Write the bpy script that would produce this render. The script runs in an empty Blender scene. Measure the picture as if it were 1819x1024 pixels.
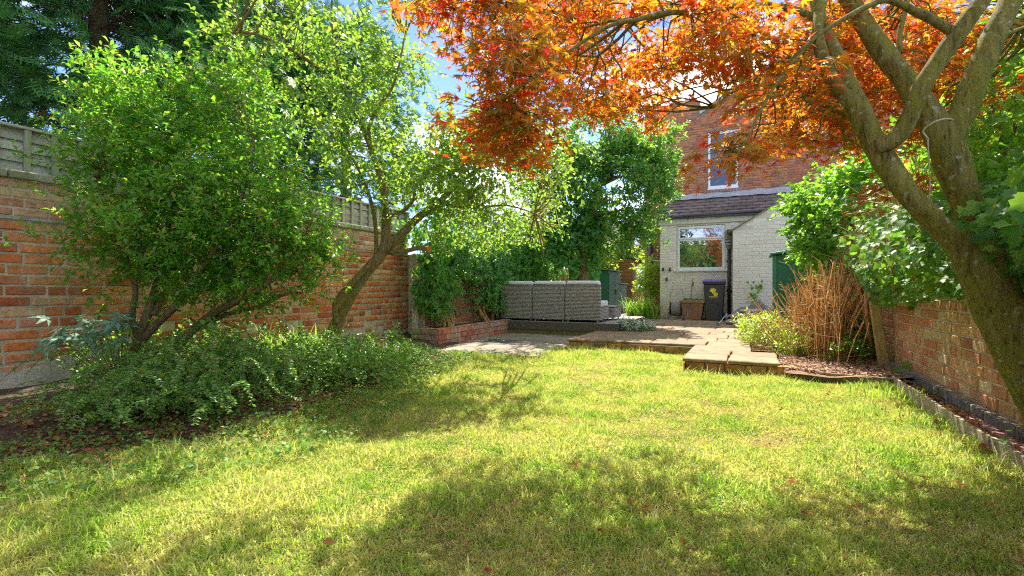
import bpy, math, random
import numpy as np
from mathutils import Vector, Matrix

# ------------------------------------------------------------------ camera, sky, sun, exposure
S = bpy.context.scene
C = S.collection
YAW = math.radians(25.4)
cd = bpy.data.cameras.new("camera")
cam = bpy.data.objects.new("camera", cd)
C.objects.link(cam)
cam.location = (0, 0, 1.0)
cam.rotation_euler = (math.radians(90), 0, YAW)
cd.sensor_width = 36
cd.lens = 884 / 1819 * 36
cd.clip_start = 0.05
cd.clip_end = 1500
S.camera = cam

SUN_EL, SUN_AZ = math.radians(54), math.radians(-10)      # azimuth from +Y, negative towards -X
w = bpy.data.worlds.new("World")
S.world = w
w.use_nodes = True
nt = w.node_tree
bg = nt.nodes["Background"]
sky = nt.nodes.new("ShaderNodeTexSky")
sky.sky_type = 'NISHITA'
sky.sun_disc = False
sky.sun_elevation = SUN_EL
sky.sun_rotation = SUN_AZ
sky.air_density = 0.28
sky.dust_density = 0.0
sky.altitude = 1000
tc = nt.nodes.new("ShaderNodeTexCoord")
mp = nt.nodes.new("ShaderNodeMapping")
mp.inputs["Scale"].default_value = (1, 1, 2.2)
mp.inputs["Location"].default_value = (0.6, 0.3, 0)
nz = nt.nodes.new("ShaderNodeTexNoise")
nz.inputs["Scale"].default_value = 2.6
nz.inputs["Detail"].default_value = 9
nz.inputs["Roughness"].default_value = 0.6
cr = nt.nodes.new("ShaderNodeValToRGB")
cr.color_ramp.elements[0].position = 0.47
cr.color_ramp.elements[0].color = (0, 0, 0, 1)
cr.color_ramp.elements[1].position = 0.68
cr.color_ramp.elements[1].color = (0.9, 0.9, 0.9, 1)
mx = nt.nodes.new("ShaderNodeMix")
mx.data_type = 'RGBA'
mx.inputs["B"].default_value = (6.4, 6.0, 5.3, 1)
nt.links.new(tc.outputs["Generated"], mp.inputs["Vector"])
nt.links.new(mp.outputs[0], nz.inputs["Vector"])
nt.links.new(nz.outputs["Fac"], cr.inputs[0])
nt.links.new(cr.outputs[0], mx.inputs["Factor"])
nt.links.new(sky.outputs[0], mx.inputs["A"])
nt.links.new(mx.outputs["Result"], bg.inputs["Color"])
bg.inputs["Strength"].default_value = 0.15

sd = bpy.data.lights.new("sun", 'SUN')
sd.energy = 2.5
sd.angle = math.radians(0.5)
sd.color = (1.0, 0.93, 0.80)
sun = bpy.data.objects.new("sun", sd)
C.objects.link(sun)
sdir = Vector((math.sin(SUN_AZ) * math.cos(SUN_EL), math.cos(SUN_AZ) * math.cos(SUN_EL), math.sin(SUN_EL)))
sun.rotation_euler = sdir.to_track_quat('Z', 'Y').to_euler()
sun.location = sdir * 40

S.view_settings.view_transform = 'Standard'
S.view_settings.look = 'None'
S.view_settings.exposure = 2.38
S.view_settings.gamma = 1
S.cycles.max_bounces = 8
S.cycles.transmission_bounces = 6
S.cycles.diffuse_bounces = 5
S.cycles.use_denoising = False
S.cycles.filter_width = 1.2
S.cycles.sample_clamp_indirect = 6

random.seed(7)
R = np.random.default_rng(11)
cY, sY = math.cos(YAW), math.sin(YAW)
CAM = np.array([0, 0, 1.0])


def at(px, py, t):
    """world point seen at photo pixel (1819 wide) at depth t metres"""
    a, b = (px - 909.5) / 884, (512 - py) / 884
    return np.array([t * (-sY + a * cY), t * (cY + a * sY), 1 + t * b])


def pix(P):
    P = np.atleast_2d(P)
    t = -P[:, 0] * sY + P[:, 1] * cY
    r = P[:, 0] * cY + P[:, 1] * sY
    tt = np.where(t > 0.05, t, 0.05)
    return 909.5 + 884 * r / tt, 512 - 884 * (P[:, 2] - 1) / tt, t


# ------------------------------------------------------------------ node helpers / materials
def newmat(name):
    m = bpy.data.materials.new(name)
    m.use_nodes = True
    return m, m.node_tree, m.node_tree.nodes["Principled BSDF"]


def N(nt, kind, **kw):
    n = nt.nodes.new(kind)
    for k, v in kw.items():
        if hasattr(n, k) and not k[0].isupper():
            setattr(n, k, v)
        else:
            n.inputs[k].default_value = v
    return n


def ramp(nt, src, stops):
    r = nt.nodes.new("ShaderNodeValToRGB")
    e = r.color_ramp.elements
    while len(e) < len(stops):
        e.new(0.5)
    for i, (p, c) in enumerate(stops):
        e[i].position = p
        e[i].color = (c[0], c[1], c[2], 1)
    nt.links.new(src, r.inputs[0])
    return r.outputs[0]


def mixc(nt, fac, a, b, blend='MIX'):
    m = nt.nodes.new("ShaderNodeMix")
    m.data_type = 'RGBA'
    m.blend_type = blend
    for k, v in (("Factor", fac), ("A", a), ("B", b)):
        if isinstance(v, (int, float)):
            m.inputs[k].default_value = v
        elif isinstance(v, (tuple, list)):
            m.inputs[k].default_value = (v[0], v[1], v[2], 1)
        else:
            nt.links.new(v, m.inputs[k])
    return m.outputs["Result"]


def noise(nt, scale, detail=4, rough=0.6, coords='world', stretch=None):
    if coords == 'world':
        g = nt.nodes.new("ShaderNodeNewGeometry")
        v = g.outputs["Position"]
    else:
        g = nt.nodes.new("ShaderNodeTexCoord")
        v = g.outputs["Object"]
    if stretch:
        q = N(nt, "ShaderNodeMapping")
        q.inputs["Scale"].default_value = stretch
        nt.links.new(v, q.inputs["Vector"])
        v = q.outputs[0]
    n = N(nt, "ShaderNodeTexNoise", Scale=scale, Detail=detail, Roughness=rough)
    nt.links.new(v, n.inputs["Vector"])
    return n.outputs["Fac"]


def rnd(nt):
    """random value per mesh island, also per object for pieces that share one mesh"""
    g = nt.nodes.new("ShaderNodeNewGeometry")
    o = nt.nodes.new("ShaderNodeObjectInfo")
    a = N(nt, "ShaderNodeMath", operation='ADD')
    nt.links.new(g.outputs["Random Per Island"], a.inputs[0])
    nt.links.new(o.outputs["Random"], a.inputs[1])
    f = N(nt, "ShaderNodeMath", operation='FRACT')
    nt.links.new(a.outputs[0], f.inputs[0])
    return f.outputs[0]


def bump(nt, b, src, strength=0.5, dist=0.01):
    n = N(nt, "ShaderNodeBump", Strength=strength, Distance=dist)
    nt.links.new(src, n.inputs["Height"])
    nt.links.new(n.outputs[0], b.inputs["Normal"])


def simple(name, col, col2=None, rough=0.7, scale=8, bmp=0.3, dist=0.004, metal=0.0, spec=0.5, stretch=None, coords='world', vary=0.0):
    m, t, b = newmat(name)
    n = noise(t, scale, stretch=stretch, coords=coords)
    c = ramp(t, n, [(0.3, col), (0.7, col2 or col)])
    if vary:
        r = ramp(t, rnd(t), [(0, (1 - vary,) * 3), (1, (1 + vary,) * 3)])
        c = mixc(t, 1.0, c, r, 'MULTIPLY')
    t.links.new(c, b.inputs["Base Color"])
    b.inputs["Roughness"].default_value = rough
    b.inputs["Metallic"].default_value = metal
    b.inputs["Specular IOR Level"].default_value = spec
    if bmp:
        bump(t, b, noise(t, scale * 4, 5, stretch=stretch, coords=coords), bmp, dist)
    return m


def leafmat(name, stops, trans_stops, trans=0.45, rough=0.4, spec=0.5, patch=None, pscale=1.6):
    m, t, b = newmat(name)
    r = rnd(t)
    c = ramp(t, r, stops)
    ct = ramp(t, r, trans_stops)
    if patch:
        pn = ramp(t, noise(t, pscale, 2), [(0.42, (0, 0, 0)), (0.58, (1, 1, 1))])
        c = mixc(t, pn, c, patch[0])
        ct = mixc(t, pn, ct, patch[1])
    t.links.new(c, b.inputs["Base Color"])
    b.inputs["Roughness"].default_value = rough
    b.inputs["Specular IOR Level"].default_value = spec
    tr = t.nodes.new("ShaderNodeBsdfTranslucent")
    t.links.new(ct, tr.inputs["Color"])
    ms = N(t, "ShaderNodeMixShader", Fac=trans)
    t.links.new(b.outputs[0], ms.inputs[1])
    t.links.new(tr.outputs[0], ms.inputs[2])
    t.links.new(ms.outputs[0], t.nodes["Material Output"].inputs["Surface"])
    return m


def brickmat(name, cols, grime=(0.16, 0.15, 0.06), gr=0.35, pale=(0.55, 0.5, 0.4), pl=0.25, rough=0.9, zlow=None, bs=0.55):
    m, t, b = newmat(name)
    n = len(cols)
    c = ramp(t, rnd(t), [(i / n, cols[i]) for i in range(n)])
    t.nodes[-2].color_ramp.interpolation if False else None
    n1 = noise(t, 22, 6, 0.7)
    c = mixc(t, 0.85 if bs > .3 else .18, c, ramp(t, n1, [(0.28, (0.42, 0.38, 0.36)), (0.5, (1, 1, 1)), (0.72, (1.4, 1.4, 1.4))]), 'MULTIPLY')
    n2 = ramp(t, noise(t, 3.1, 6, 0.75), [(0.5, (0, 0, 0)), (0.72, (pl * 2,) * 3)])
    c = mixc(t, n2, c, pale)
    n3 = ramp(t, noise(t, 1.7, 7, 0.7), [(0.5, (0, 0, 0)), (0.75, (gr * 2,) * 3)])
    c = mixc(t, n3, c, grime)
    if zlow:
        g = t.nodes.new("ShaderNodeNewGeometry")
        s = t.nodes.new("ShaderNodeSeparateXYZ")
        t.links.new(g.outputs["Position"], s.inputs[0])
        mr = N(t, "ShaderNodeMapRange")
        mr.inputs["From Min"].default_value = zlow[0]
        mr.inputs["From Max"].default_value = zlow[1]
        mr.inputs["To Min"].default_value = 1
        mr.inputs["To Max"].default_value = 0
        t.links.new(s.outputs[2], mr.inputs[0])
        mu = N(t, "ShaderNodeMath", operation='MULTIPLY')
        t.links.new(mr.outputs[0], mu.inputs[0])
        t.links.new(noise(t, 5, 6, 0.8), mu.inputs[1])
        c = mixc(t, ramp(t, mu.outputs[0], [(0.25, (0, 0, 0)), (0.5, (0.9,) * 3)]), c, zlow[2])
    t.links.new(c, b.inputs["Base Color"])
    b.inputs["Roughness"].default_value = rough
    b.inputs["Specular IOR Level"].default_value = 0.25
    bump(t, b, noise(t, 70, 6, 0.75), bs, 0.006)
    return m


def barkmat(name, dark, light, moss, scale=7):
    m, t, b = newmat(name)
    c = ramp(t, noise(t, scale, 7, 0.7, stretch=(4, 4, 0.6)), [(0.35, dark), (0.65, light)])
    ms = ramp(t, noise(t, 5, 5, 0.7), [(0.38, (0, 0, 0)), (0.6, (0.7,) * 3)])
    c = mixc(t, ms, c, moss)
    ck = ramp(t, noise(t, scale * 2.2, 8, 0.75, stretch=(4, 4, 0.7)), [(0.36, (0.3, 0.27, 0.22)), (0.47, (1, 1, 1))])
    c = mixc(t, 0.9, c, ck, 'MULTIPLY')
    li = ramp(t, noise(t, 26, 2, 0.4), [(0.655, (0, 0, 0)), (0.69, (0.8,) * 3)])
    c = mixc(t, li, c, (0.36, 0.37, 0.26))
    t.links.new(c, b.inputs["Base Color"])
    b.inputs["Roughness"].default_value = 0.9
    b.inputs["Specular IOR Level"].default_value = 0.2
    bump(t, b, noise(t, scale * 3, 8, 0.75, stretch=(3.5, 3.5, 0.5)), 1.0, 0.02)
    return m


M = {}
M['brick_left'] = brickmat("orange_brick", [(0.62, 0.20, 0.06), (0.52, 0.14, 0.045), (0.64, 0.27, 0.10), (0.55, 0.20, 0.07), (0.60, 0.38, 0.19), (0.42, 0.11, 0.04)], gr=0.25, pl=0.28, zlow=(0.1, 0.75, (0.34, 0.31, 0.24)))
M['brick_left_top'] = brickmat("mixed_top_brick", [(0.55, 0.25, 0.14), (0.40, 0.13, 0.07), (0.60, 0.42, 0.26), (0.48, 0.19, 0.10), (0.56, 0.38, 0.2)], gr=0.2, pl=0.35)
M['brick_right'] = brickmat("weathered_garden_brick", [(0.40, 0.15, 0.085), (0.55, 0.32, 0.16), (0.33, 0.11, 0.07), (0.52, 0.25, 0.12), (0.50, 0.36, 0.22), (0.45, 0.17, 0.09)], grime=(0.20, 0.19, 0.05), gr=0.45, pl=0.25)
M['brick_house'] = brickmat("house_red_brick", [(0.44, 0.15, 0.08), (0.38, 0.12, 0.07), (0.50, 0.20, 0.09), (0.24, 0.10, 0.07), (0.46, 0.24, 0.11), (0.50, 0.17, 0.08)], gr=0.15, pl=0.05)
M['brick_planter'] = brickmat("planter_red_brick", [(0.46, 0.15, 0.09), (0.40, 0.11, 0.07), (0.48, 0.24, 0.16), (0.36, 0.26, 0.2)], grime=(0.13, 0.11, 0.03), gr=0.35, pl=0.35)
M['brick_blue'] = brickmat("blue_engineering_brick", [(0.13, 0.125, 0.14), (0.18, 0.16, 0.165), (0.11, 0.11, 0.12)], gr=0.3, pl=0.1, rough=0.6)
M['brick_purple'] = brickmat("purple_plinth_brick", [(0.30, 0.15, 0.15), (0.38, 0.17, 0.13), (0.33, 0.19, 0.18)], gr=0.2, pl=0.15)
M['brick_white'] = brickmat("white_painted_brick", [(0.76, 0.71, 0.60), (0.79, 0.745, 0.64), (0.77, 0.72, 0.62), (0.74, 0.69, 0.58)], grime=(0.42, 0.37, 0.26), gr=0.1, pale=(0.72, 0.64, 0.54), pl=0.1, rough=0.65, zlow=(0.0, 1.1, (0.55, 0.4, 0.27)), bs=0.15)
M['brick_step'] = brickmat("mossy_step_brick", [(0.38, 0.17, 0.06), (0.28, 0.13, 0.05), (0.45, 0.24, 0.08)], grime=(0.16, 0.17, 0.03), gr=0.6, pl=0.05)
M['mortar'] = simple("lime_mortar", (0.60, 0.53, 0.39), (0.40, 0.36, 0.24), 0.95, 6, 0.8, 0.01)
M['mortar_red'] = simple("brown_mortar", (0.30, 0.20, 0.14), (0.20, 0.14, 0.10), 0.95, 6, 0.5, 0.01)
M['mortar_white'] = simple("painted_mortar", (0.66, 0.61, 0.50), (0.59, 0.545, 0.44), 0.8, 6, 0.4, 0.01)
M['render_base'] = simple("crumbling_render", (0.50, 0.45, 0.36), (0.30, 0.28, 0.2), 0.95, 4, 0.9, 0.02)
M['coping'] = simple("mossy_concrete_coping", (0.42, 0.40, 0.33), (0.17, 0.17, 0.07), 0.95, 5, 0.9, 0.015)
M['fence'] = simple("weathered_fence_wood", (0.44, 0.43, 0.35), (0.27, 0.28, 0.2), 0.9, 5, 0.6, 0.006, stretch=(3, 1, 8), vary=0.2)
M['batten'] = simple("fence_batten_wood", (0.40, 0.40, 0.28), (0.24, 0.26, 0.14), 0.9, 6, 0.6, 0.006, stretch=(4, 4, 1), vary=0.2)
M['soil'] = simple("dark_soil", (0.11, 0.07, 0.045), (0.045, 0.03, 0.02), 1.0, 9, 1.0, 0.03)
M['chips'] = simple("bark_chips", (0.38, 0.22, 0.13), (0.16, 0.085, 0.05), 1.0, 14, 1.0, 0.02)
M['chip'] = leafmat("bark_chip_pieces", [(0, (0.42, 0.24, 0.14)), (0.5, (0.24, 0.13, 0.075)), (1, (0.5, 0.36, 0.24))], [(0, (0.3, 0.15, 0.08)), (1, (0.3, 0.15, 0.08))], 0.05, 0.8)
M['slab'] = simple("sandstone_paving", (0.34, 0.225, 0.12), (0.14, 0.105, 0.06), 0.85, 6, 0.9, 0.012, vary=0.14)
M['slab_low'] = simple("grey_brown_paving", (0.30, 0.25, 0.19), (0.17, 0.145, 0.11), 0.9, 3, 0.7, 0.008, vary=0.14)
M['joint'] = simple("paving_joint", (0.17, 0.15, 0.08), (0.09, 0.09, 0.04), 1.0, 8, 0.6, 0.01)
M['deck'] = simple("grey_decking", (0.36, 0.33, 0.32), (0.25, 0.23, 0.22), 0.75, 4, 0.4, 0.003, stretch=(1, 6, 1), vary=0.12)
M['fascia'] = simple("dark_composite_board", (0.085, 0.08, 0.075), (0.13, 0.115, 0.09), 0.6, 4, 0.4, 0.003, stretch=(1, 1, 9))
M['sleeper'] = simple("mossy_sleeper", (0.20, 0.17, 0.06), (0.12, 0.13, 0.03), 0.9, 6, 0.7, 0.01, stretch=(1, 4, 6))
M['edging'] = simple("weathered_edging_board", (0.42, 0.36, 0.25), (0.28, 0.23, 0.14), 0.9, 7, 0.8, 0.006, stretch=(6, 1, 10))
M['post'] = simple("timber_post", (0.42, 0.33, 0.12), (0.28, 0.23, 0.08), 0.9, 7, 0.7, 0.006, stretch=(5, 5, 1))
M['upvc'] = simple("white_upvc", (0.80, 0.81, 0.82), (0.76, 0.77, 0.78), 0.3, 3, 0.0)
M['lead'] = simple("lead_flashing", (0.34, 0.36, 0.40), (0.46, 0.48, 0.52), 0.5, 6, 0.6, 0.01, metal=0.3)
M['tile'] = simple("brown_roof_tile", (0.17, 0.13, 0.125), (0.11, 0.085, 0.08), 0.85, 8, 0.7, 0.008, vary=0.25)
M['black'] = simple("black_plastic", (0.025, 0.025, 0.028), (0.045, 0.045, 0.045), 0.45, 8, 0.2, 0.002)
M['bin'] = simple("dark_grey_bin_plastic", (0.045, 0.047, 0.05), (0.06, 0.06, 0.062), 0.42, 8, 0.2, 0.002)
M['purple'] = simple("purple_bin_lid", (0.15, 0.06, 0.32), (0.19, 0.08, 0.38), 0.4, 8, 0.1)
M['yellow'] = simple("yellow_print", (0.85, 0.75, 0.03), (0.85, 0.75, 0.03), 0.5, 8, 0)
M['terracotta'] = simple("weathered_terracotta", (0.40, 0.20, 0.10), (0.22, 0.13, 0.07), 0.85, 4, 0.6, 0.008)
M['metal'] = simple("dull_metal", (0.30, 0.31, 0.32), (0.22, 0.23, 0.24), 0.45, 8, 0.1, metal=0.4)
M['hose'] = simple("pale_hose", (0.26, 0.25, 0.23), (0.32, 0.30, 0.26), 0.5, 8, 0)
M['orange'] = simple("amber_plastic", (0.65, 0.35, 0.03), (0.65, 0.35, 0.03), 0.4, 8, 0)
M['green_metal'] = simple("green_painted_panel", (0.012, 0.12, 0.065), (0.02, 0.15, 0.085), 0.5, 3, 0.15, 0.003)
M['green_light'] = simple("pale_green_trim", (0.03, 0.17, 0.10), (0.05, 0.22, 0.14), 0.5, 4, 0.2, 0.003)
M['shed'] = simple("golden_shed_boards", (0.50, 0.27, 0.09), (0.34, 0.17, 0.06), 0.8, 5, 0.5, 0.006, stretch=(1, 1, 8), vary=0.15)
M['bag'] = simple("compost_bag_plastic", (0.50, 0.40, 0.31), (0.34, 0.26, 0.21), 0.45, 7, 0.7, 0.012)
M['tarp'] = simple("dark_tarpaulin", (0.12, 0.10, 0.10), (0.19, 0.165, 0.16), 0.5, 5, 0.8, 0.015)
M['cushion'] = simple("pale_grey_cushion", (0.76, 0.77, 0.80), (0.68, 0.69, 0.72), 0.9, 6, 0.4, 0.01)
M['bark_maple'] = barkmat("maple_bark", (0.10, 0.085, 0.025), (0.34, 0.29, 0.09), (0.22, 0.225, 0.03))
M['bark_apple'] = barkmat("fruit_tree_bark", (0.18, 0.11, 0.05), (0.42, 0.28, 0.15), (0.28, 0.26, 0.07), 9)
M['bark_grey'] = barkmat("shrub_bark", (0.15, 0.09, 0.045), (0.36, 0.25, 0.14), (0.22, 0.2, 0.07), 9)
M['vine'] = simple("dry_vine_stems", (0.50, 0.30, 0.12), (0.32, 0.18, 0.07), 0.9, 12, 0.4)
M['dry'] = simple("dry_orange_stems", (0.74, 0.46, 0.20), (0.52, 0.27, 0.09), 0.8, 12, 0.3, vary=0.3)
M['dark_room'] = simple("dim_room", (0.05, 0.05, 0.05), (0.04, 0.04, 0.04), 0.9, 3, 0)
M['chalk'] = simple("white_ceramic", (0.7, 0.7, 0.7), (0.7, 0.7, 0.7), 0.4, 3, 0)
M['bluecap'] = simple("pale_stone_cap", (0.5, 0.5, 0.48), (0.4, 0.4, 0.38), 0.8, 4, 0.4)
M['manhole'] = simple("galvanised_cover", (0.13, 0.14, 0.16), (0.22, 0.23, 0.25), 0.55, 9, 0.4, 0.004, metal=0.4)
M['rope'] = simple("pale_rope", (0.42, 0.42, 0.27), (0.34, 0.34, 0.2), 0.8, 20, 0.3)

m, t, b = newmat("window_glass")
b.inputs["Base Color"].default_value = (0.03, 0.035, 0.04, 1)
b.inputs["Roughness"].default_value = 0.015
b.inputs["IOR"].default_value = 2.5
b.inputs["Specular IOR Level"].default_value = 0.9
M['glass'] = m
m, t, b = newmat("upper_window_glass")
b.inputs["Base Color"].default_value = (0.05, 0.07, 0.10, 1)
b.inputs["Roughness"].default_value = 0.03
b.inputs["IOR"].default_value = 1.75
M['glass_up'] = m

m, t, b = newmat("rattan_weave")
g = t.nodes.new("ShaderNodeNewGeometry")
wv = N(t, "ShaderNodeTexWave", Scale=11.0, Distortion=2.5)
wv.bands_direction = 'Z'
wv.inputs["Detail Scale"].default_value = 6
t.links.new(g.outputs["Position"], wv.inputs["Vector"])
c = ramp(t, wv.outputs["Fac"], [(0.15, (0.05, 0.048, 0.045)), (0.7, (0.50, 0.47, 0.43))])
c = mixc(t, 0.8, c, ramp(t, noise(t, 45, 4, 0.7, stretch=(1, 1, 2.5)), [(0.3, (0.45,) * 3), (0.7, (1.35,) * 3)]), 'MULTIPLY')
t.links.new(c, b.inputs["Base Color"])
b.inputs["Roughness"].default_value = 0.55
M['rattan'] = m

# lawn: green with straw patches and moss
def lawn_colors(t):
    p = ramp(t, noise(t, 2.1, 9, 0.85), [(0.37, (0, 0, 0)), (0.54, (1, 1, 1))])
    q = ramp(t, noise(t, 0.75, 3, 0.6), [(0.48, (0, 0, 0)), (0.62, (1, 1, 1))])
    return p, q


m, t, b = newmat("lawn_thatch")
p, q = lawn_colors(t)
c = mixc(t, p, (0.11, 0.12, 0.03), (0.42, 0.31, 0.13))
c = mixc(t, ramp(t, noise(t, 28, 5, 0.7), [(0.3, (0, 0, 0)), (0.7, (0.7,) * 3)]), c, (0.10, 0.07, 0.035))
t.links.new(c, b.inputs["Base Color"])
b.inputs["Roughness"].default_value = 1
b.inputs["Specular IOR Level"].default_value = 0.1
bump(t, b, noise(t, 60, 5, 0.8), 1.0, 0.02)
M['thatch'] = m

m, t, b = newmat("grass_blades")
p, q = lawn_colors(t)
r = rnd(t)
green = ramp(t, r, [(0, (0.09, 0.24, 0.015)), (0.5, (0.18, 0.36, 0.025)), (1, (0.32, 0.47, 0.05))])
straw = ramp(t, r, [(0, (0.64, 0.56, 0.26)), (0.35, (0.46, 0.45, 0.14)), (0.7, (0.28, 0.37, 0.06)), (1, (0.74, 0.68, 0.38))])
c = mixc(t, p, green, straw)
t.links.new(c, b.inputs["Base Color"])
b.inputs["Roughness"].default_value = 0.6
b.inputs["Specular IOR Level"].default_value = 0.25
tr = t.nodes.new("ShaderNodeBsdfTranslucent")
t.links.new(mixc(t, 1.0, c, (1.5, 1.6, 0.9), 'MULTIPLY'), tr.inputs["Color"])
ms = N(t, "ShaderNodeMixShader", Fac=0.45)
t.links.new(b.outputs[0], ms.inputs[1])
t.links.new(tr.outputs[0], ms.inputs[2])
t.links.new(ms.outputs[0], t.nodes["Material Output"].inputs["Surface"])
M['grass'] = m

L = {}
L['maple'] = leafmat("maple_leaf", [(0, (0.30, 0.03, 0.02)), (0.3, (0.42, 0.12, 0.02)), (0.55, (0.42, 0.18, 0.02)), (0.75, (0.32, 0.26, 0.03)), (1, (0.42, 0.04, 0.03))],
                     [(0, (1.0, 0.07, 0.03)), (0.3, (1.0, 0.22, 0.01)), (0.55, (1.0, 0.38, 0.01)), (0.75, (0.9, 0.6, 0.03)), (1, (1.0, 0.06, 0.04))], 0.58, 0.45, 0.4)
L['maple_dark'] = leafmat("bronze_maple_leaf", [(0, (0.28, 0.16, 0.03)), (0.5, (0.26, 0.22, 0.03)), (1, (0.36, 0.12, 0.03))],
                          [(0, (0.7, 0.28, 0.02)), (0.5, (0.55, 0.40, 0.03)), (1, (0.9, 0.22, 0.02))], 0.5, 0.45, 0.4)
L['bush'] = leafmat("bush_leaf", [(0, (0.045, 0.15, 0.022)), (0.5, (0.08, 0.24, 0.03)), (0.9, (0.12, 0.32, 0.04)), (1, (0.36, 0.24, 0.06))],
                    [(0, (0.18, 0.55, 0.03)), (0.6, (0.34, 0.75, 0.05)), (1, (0.6, 0.7, 0.08))], 0.5, 0.35, 0.45)
L['apple'] = leafmat("fruit_tree_leaf", [(0, (0.055, 0.14, 0.03)), (0.5, (0.09, 0.21, 0.04)), (1, (0.15, 0.29, 0.05))],
                     [(0, (0.28, 0.55, 0.04)), (0.5, (0.42, 0.70, 0.06)), (1, (0.62, 0.80, 0.10))], 0.45, 0.3, 0.6)
L['conifer'] = leafmat("conifer_spray", [(0, (0.045, 0.17, 0.045)), (0.5, (0.08, 0.25, 0.06)), (1, (0.15, 0.33, 0.08))],
                       [(0, (0.05, 0.16, 0.06)), (1, (0.10, 0.25, 0.07))], 0.25, 0.6, 0.25)
L['bay'] = leafmat("bay_leaf", [(0, (0.045, 0.14, 0.035)), (0.5, (0.08, 0.22, 0.045)), (1, (0.17, 0.33, 0.06))],
                   [(0, (0.16, 0.45, 0.05)), (0.6, (0.3, 0.6, 0.06)), (1, (0.6, 0.8, 0.1))], 0.42, 0.35, 0.5)
L['ivy'] = leafmat("ivy_leaf", [(0, (0.03, 0.12, 0.025)), (0.5, (0.055, 0.18, 0.03)), (1, (0.12, 0.26, 0.04))],
                   [(0, (0.2, 0.5, 0.03)), (0.6, (0.34, 0.65, 0.04)), (1, (0.5, 0.75, 0.06))], 0.36, 0.48, 0.25)
L['creeper'] = leafmat("creeper_leaf", [(0, (0.04, 0.16, 0.03)), (0.5, (0.07, 0.23, 0.04)), (1, (0.13, 0.31, 0.05))],
                       [(0, (0.12, 0.42, 0.05)), (0.6, (0.25, 0.6, 0.06)), (1, (0.45, 0.75, 0.08))], 0.42, 0.35, 0.45)
L['cover'] = leafmat("groundcover_leaf", [(0, (0.06, 0.20, 0.035)), (0.5, (0.10, 0.28, 0.05)), (1, (0.20, 0.38, 0.08))],
                     [(0, (0.16, 0.45, 0.05)), (1, (0.5, 0.75, 0.1))], 0.42, 0.33, 0.45)
L['lime'] = leafmat("lime_leaf", [(0, (0.12, 0.24, 0.03)), (0.5, (0.22, 0.36, 0.04)), (1, (0.34, 0.42, 0.06))],
                    [(0, (0.4, 0.65, 0.05)), (1, (0.75, 0.85, 0.1))], 0.45, 0.35, 0.4)
L['broad'] = leafmat("broad_bright_leaf", [(0, (0.05, 0.16, 0.025)), (0.5, (0.08, 0.22, 0.03)), (1, (0.13, 0.30, 0.04))],
                     [(0, (0.22, 0.55, 0.03)), (0.6, (0.36, 0.72, 0.04)), (1, (0.55, 0.85, 0.06))], 0.48, 0.3, 0.5)
L['blade'] = leafmat("strap_leaf", [(0, (0.10, 0.26, 0.03)), (1, (0.26, 0.42, 0.05))], [(0, (0.3, 0.6, 0.05)), (1, (0.6, 0.8, 0.08))], 0.4, 0.35, 0.4)
L['weed'] = leafmat("weed_leaf", [(0, (0.05, 0.15, 0.025)), (0.5, (0.09, 0.21, 0.035)), (1, (0.15, 0.27, 0.05))], [(0, (0.2, 0.42, 0.08)), (1, (0.4, 0.6, 0.12))], 0.35, 0.5, 0.3)
L['litter'] = leafmat("fallen_leaf", [(0, (0.38, 0.17, 0.06)), (0.5, (0.26, 0.11, 0.045)), (1, (0.48, 0.30, 0.15))], [(0, (0.6, 0.25, 0.06)), (1, (0.6, 0.3, 0.1))], 0.25, 0.7, 0.2)
L['redlitter'] = leafmat("fallen_red_leaf", [(0, (0.26, 0.025, 0.015)), (1, (0.30, 0.07, 0.03))], [(0, (0.6, 0.04, 0.02)), (1, (0.6, 0.12, 0.03))], 0.25, 0.7, 0.15)
L['silver'] = leafmat("blue_green_leaf", [(0, (0.10, 0.22, 0.16)), (1, (0.20, 0.36, 0.24))], [(0, (0.2, 0.45, 0.2)), (1, (0.3, 0.5, 0.25))], 0.3, 0.5, 0.4)
L['petal'] = leafmat("white_petal", [(0, (0.75, 0.76, 0.70)), (1, (0.70, 0.72, 0.66))], [(0, (0.8, 0.8, 0.7)), (1, (0.8, 0.8, 0.7))], 0.3, 0.6, 0.3)
L['lilac'] = leafmat("purple_floret", [(0, (0.30, 0.14, 0.42)), (1, (0.42, 0.22, 0.50))], [(0, (0.5, 0.25, 0.6)), (1, (0.5, 0.25, 0.6))], 0.3, 0.6, 0.3)
L['hedge'] = leafmat("hedge_leaf", [(0, (0.04, 0.12, 0.025)), (1, (0.10, 0.22, 0.04))], [(0, (0.2, 0.4, 0.05)), (1, (0.3, 0.5, 0.05))], 0.3, 0.5, 0.3)


# ------------------------------------------------------------------ mesh helpers
def mesh_np(name, V, F, mat, parent=None, smooth=False):
    """V (n,3), F (m,k) all faces with k corners"""
    V = np.ascontiguousarray(V, dtype=np.float32)
    F = np.ascontiguousarray(F, dtype=np.int32)
    me = bpy.data.meshes.new(name)
    me.vertices.add(len(V))
    me.vertices.foreach_set("co", V.ravel())
    k = F.shape[1]
    me.loops.add(F.size)
    me.loops.foreach_set("vertex_index", F.ravel())
    me.polygons.add(len(F))
    me.polygons.foreach_set("loop_start", np.arange(0, F.size, k, dtype=np.int32))
    me.polygons.foreach_set("loop_total", np.full(len(F), k, dtype=np.int32))
    if smooth:
        me.polygons.foreach_set("use_smooth", np.ones(len(F), dtype=bool))
    me.update(calc_edges=True)
    me.materials.append(mat)
    return link(name, me, parent)


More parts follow.
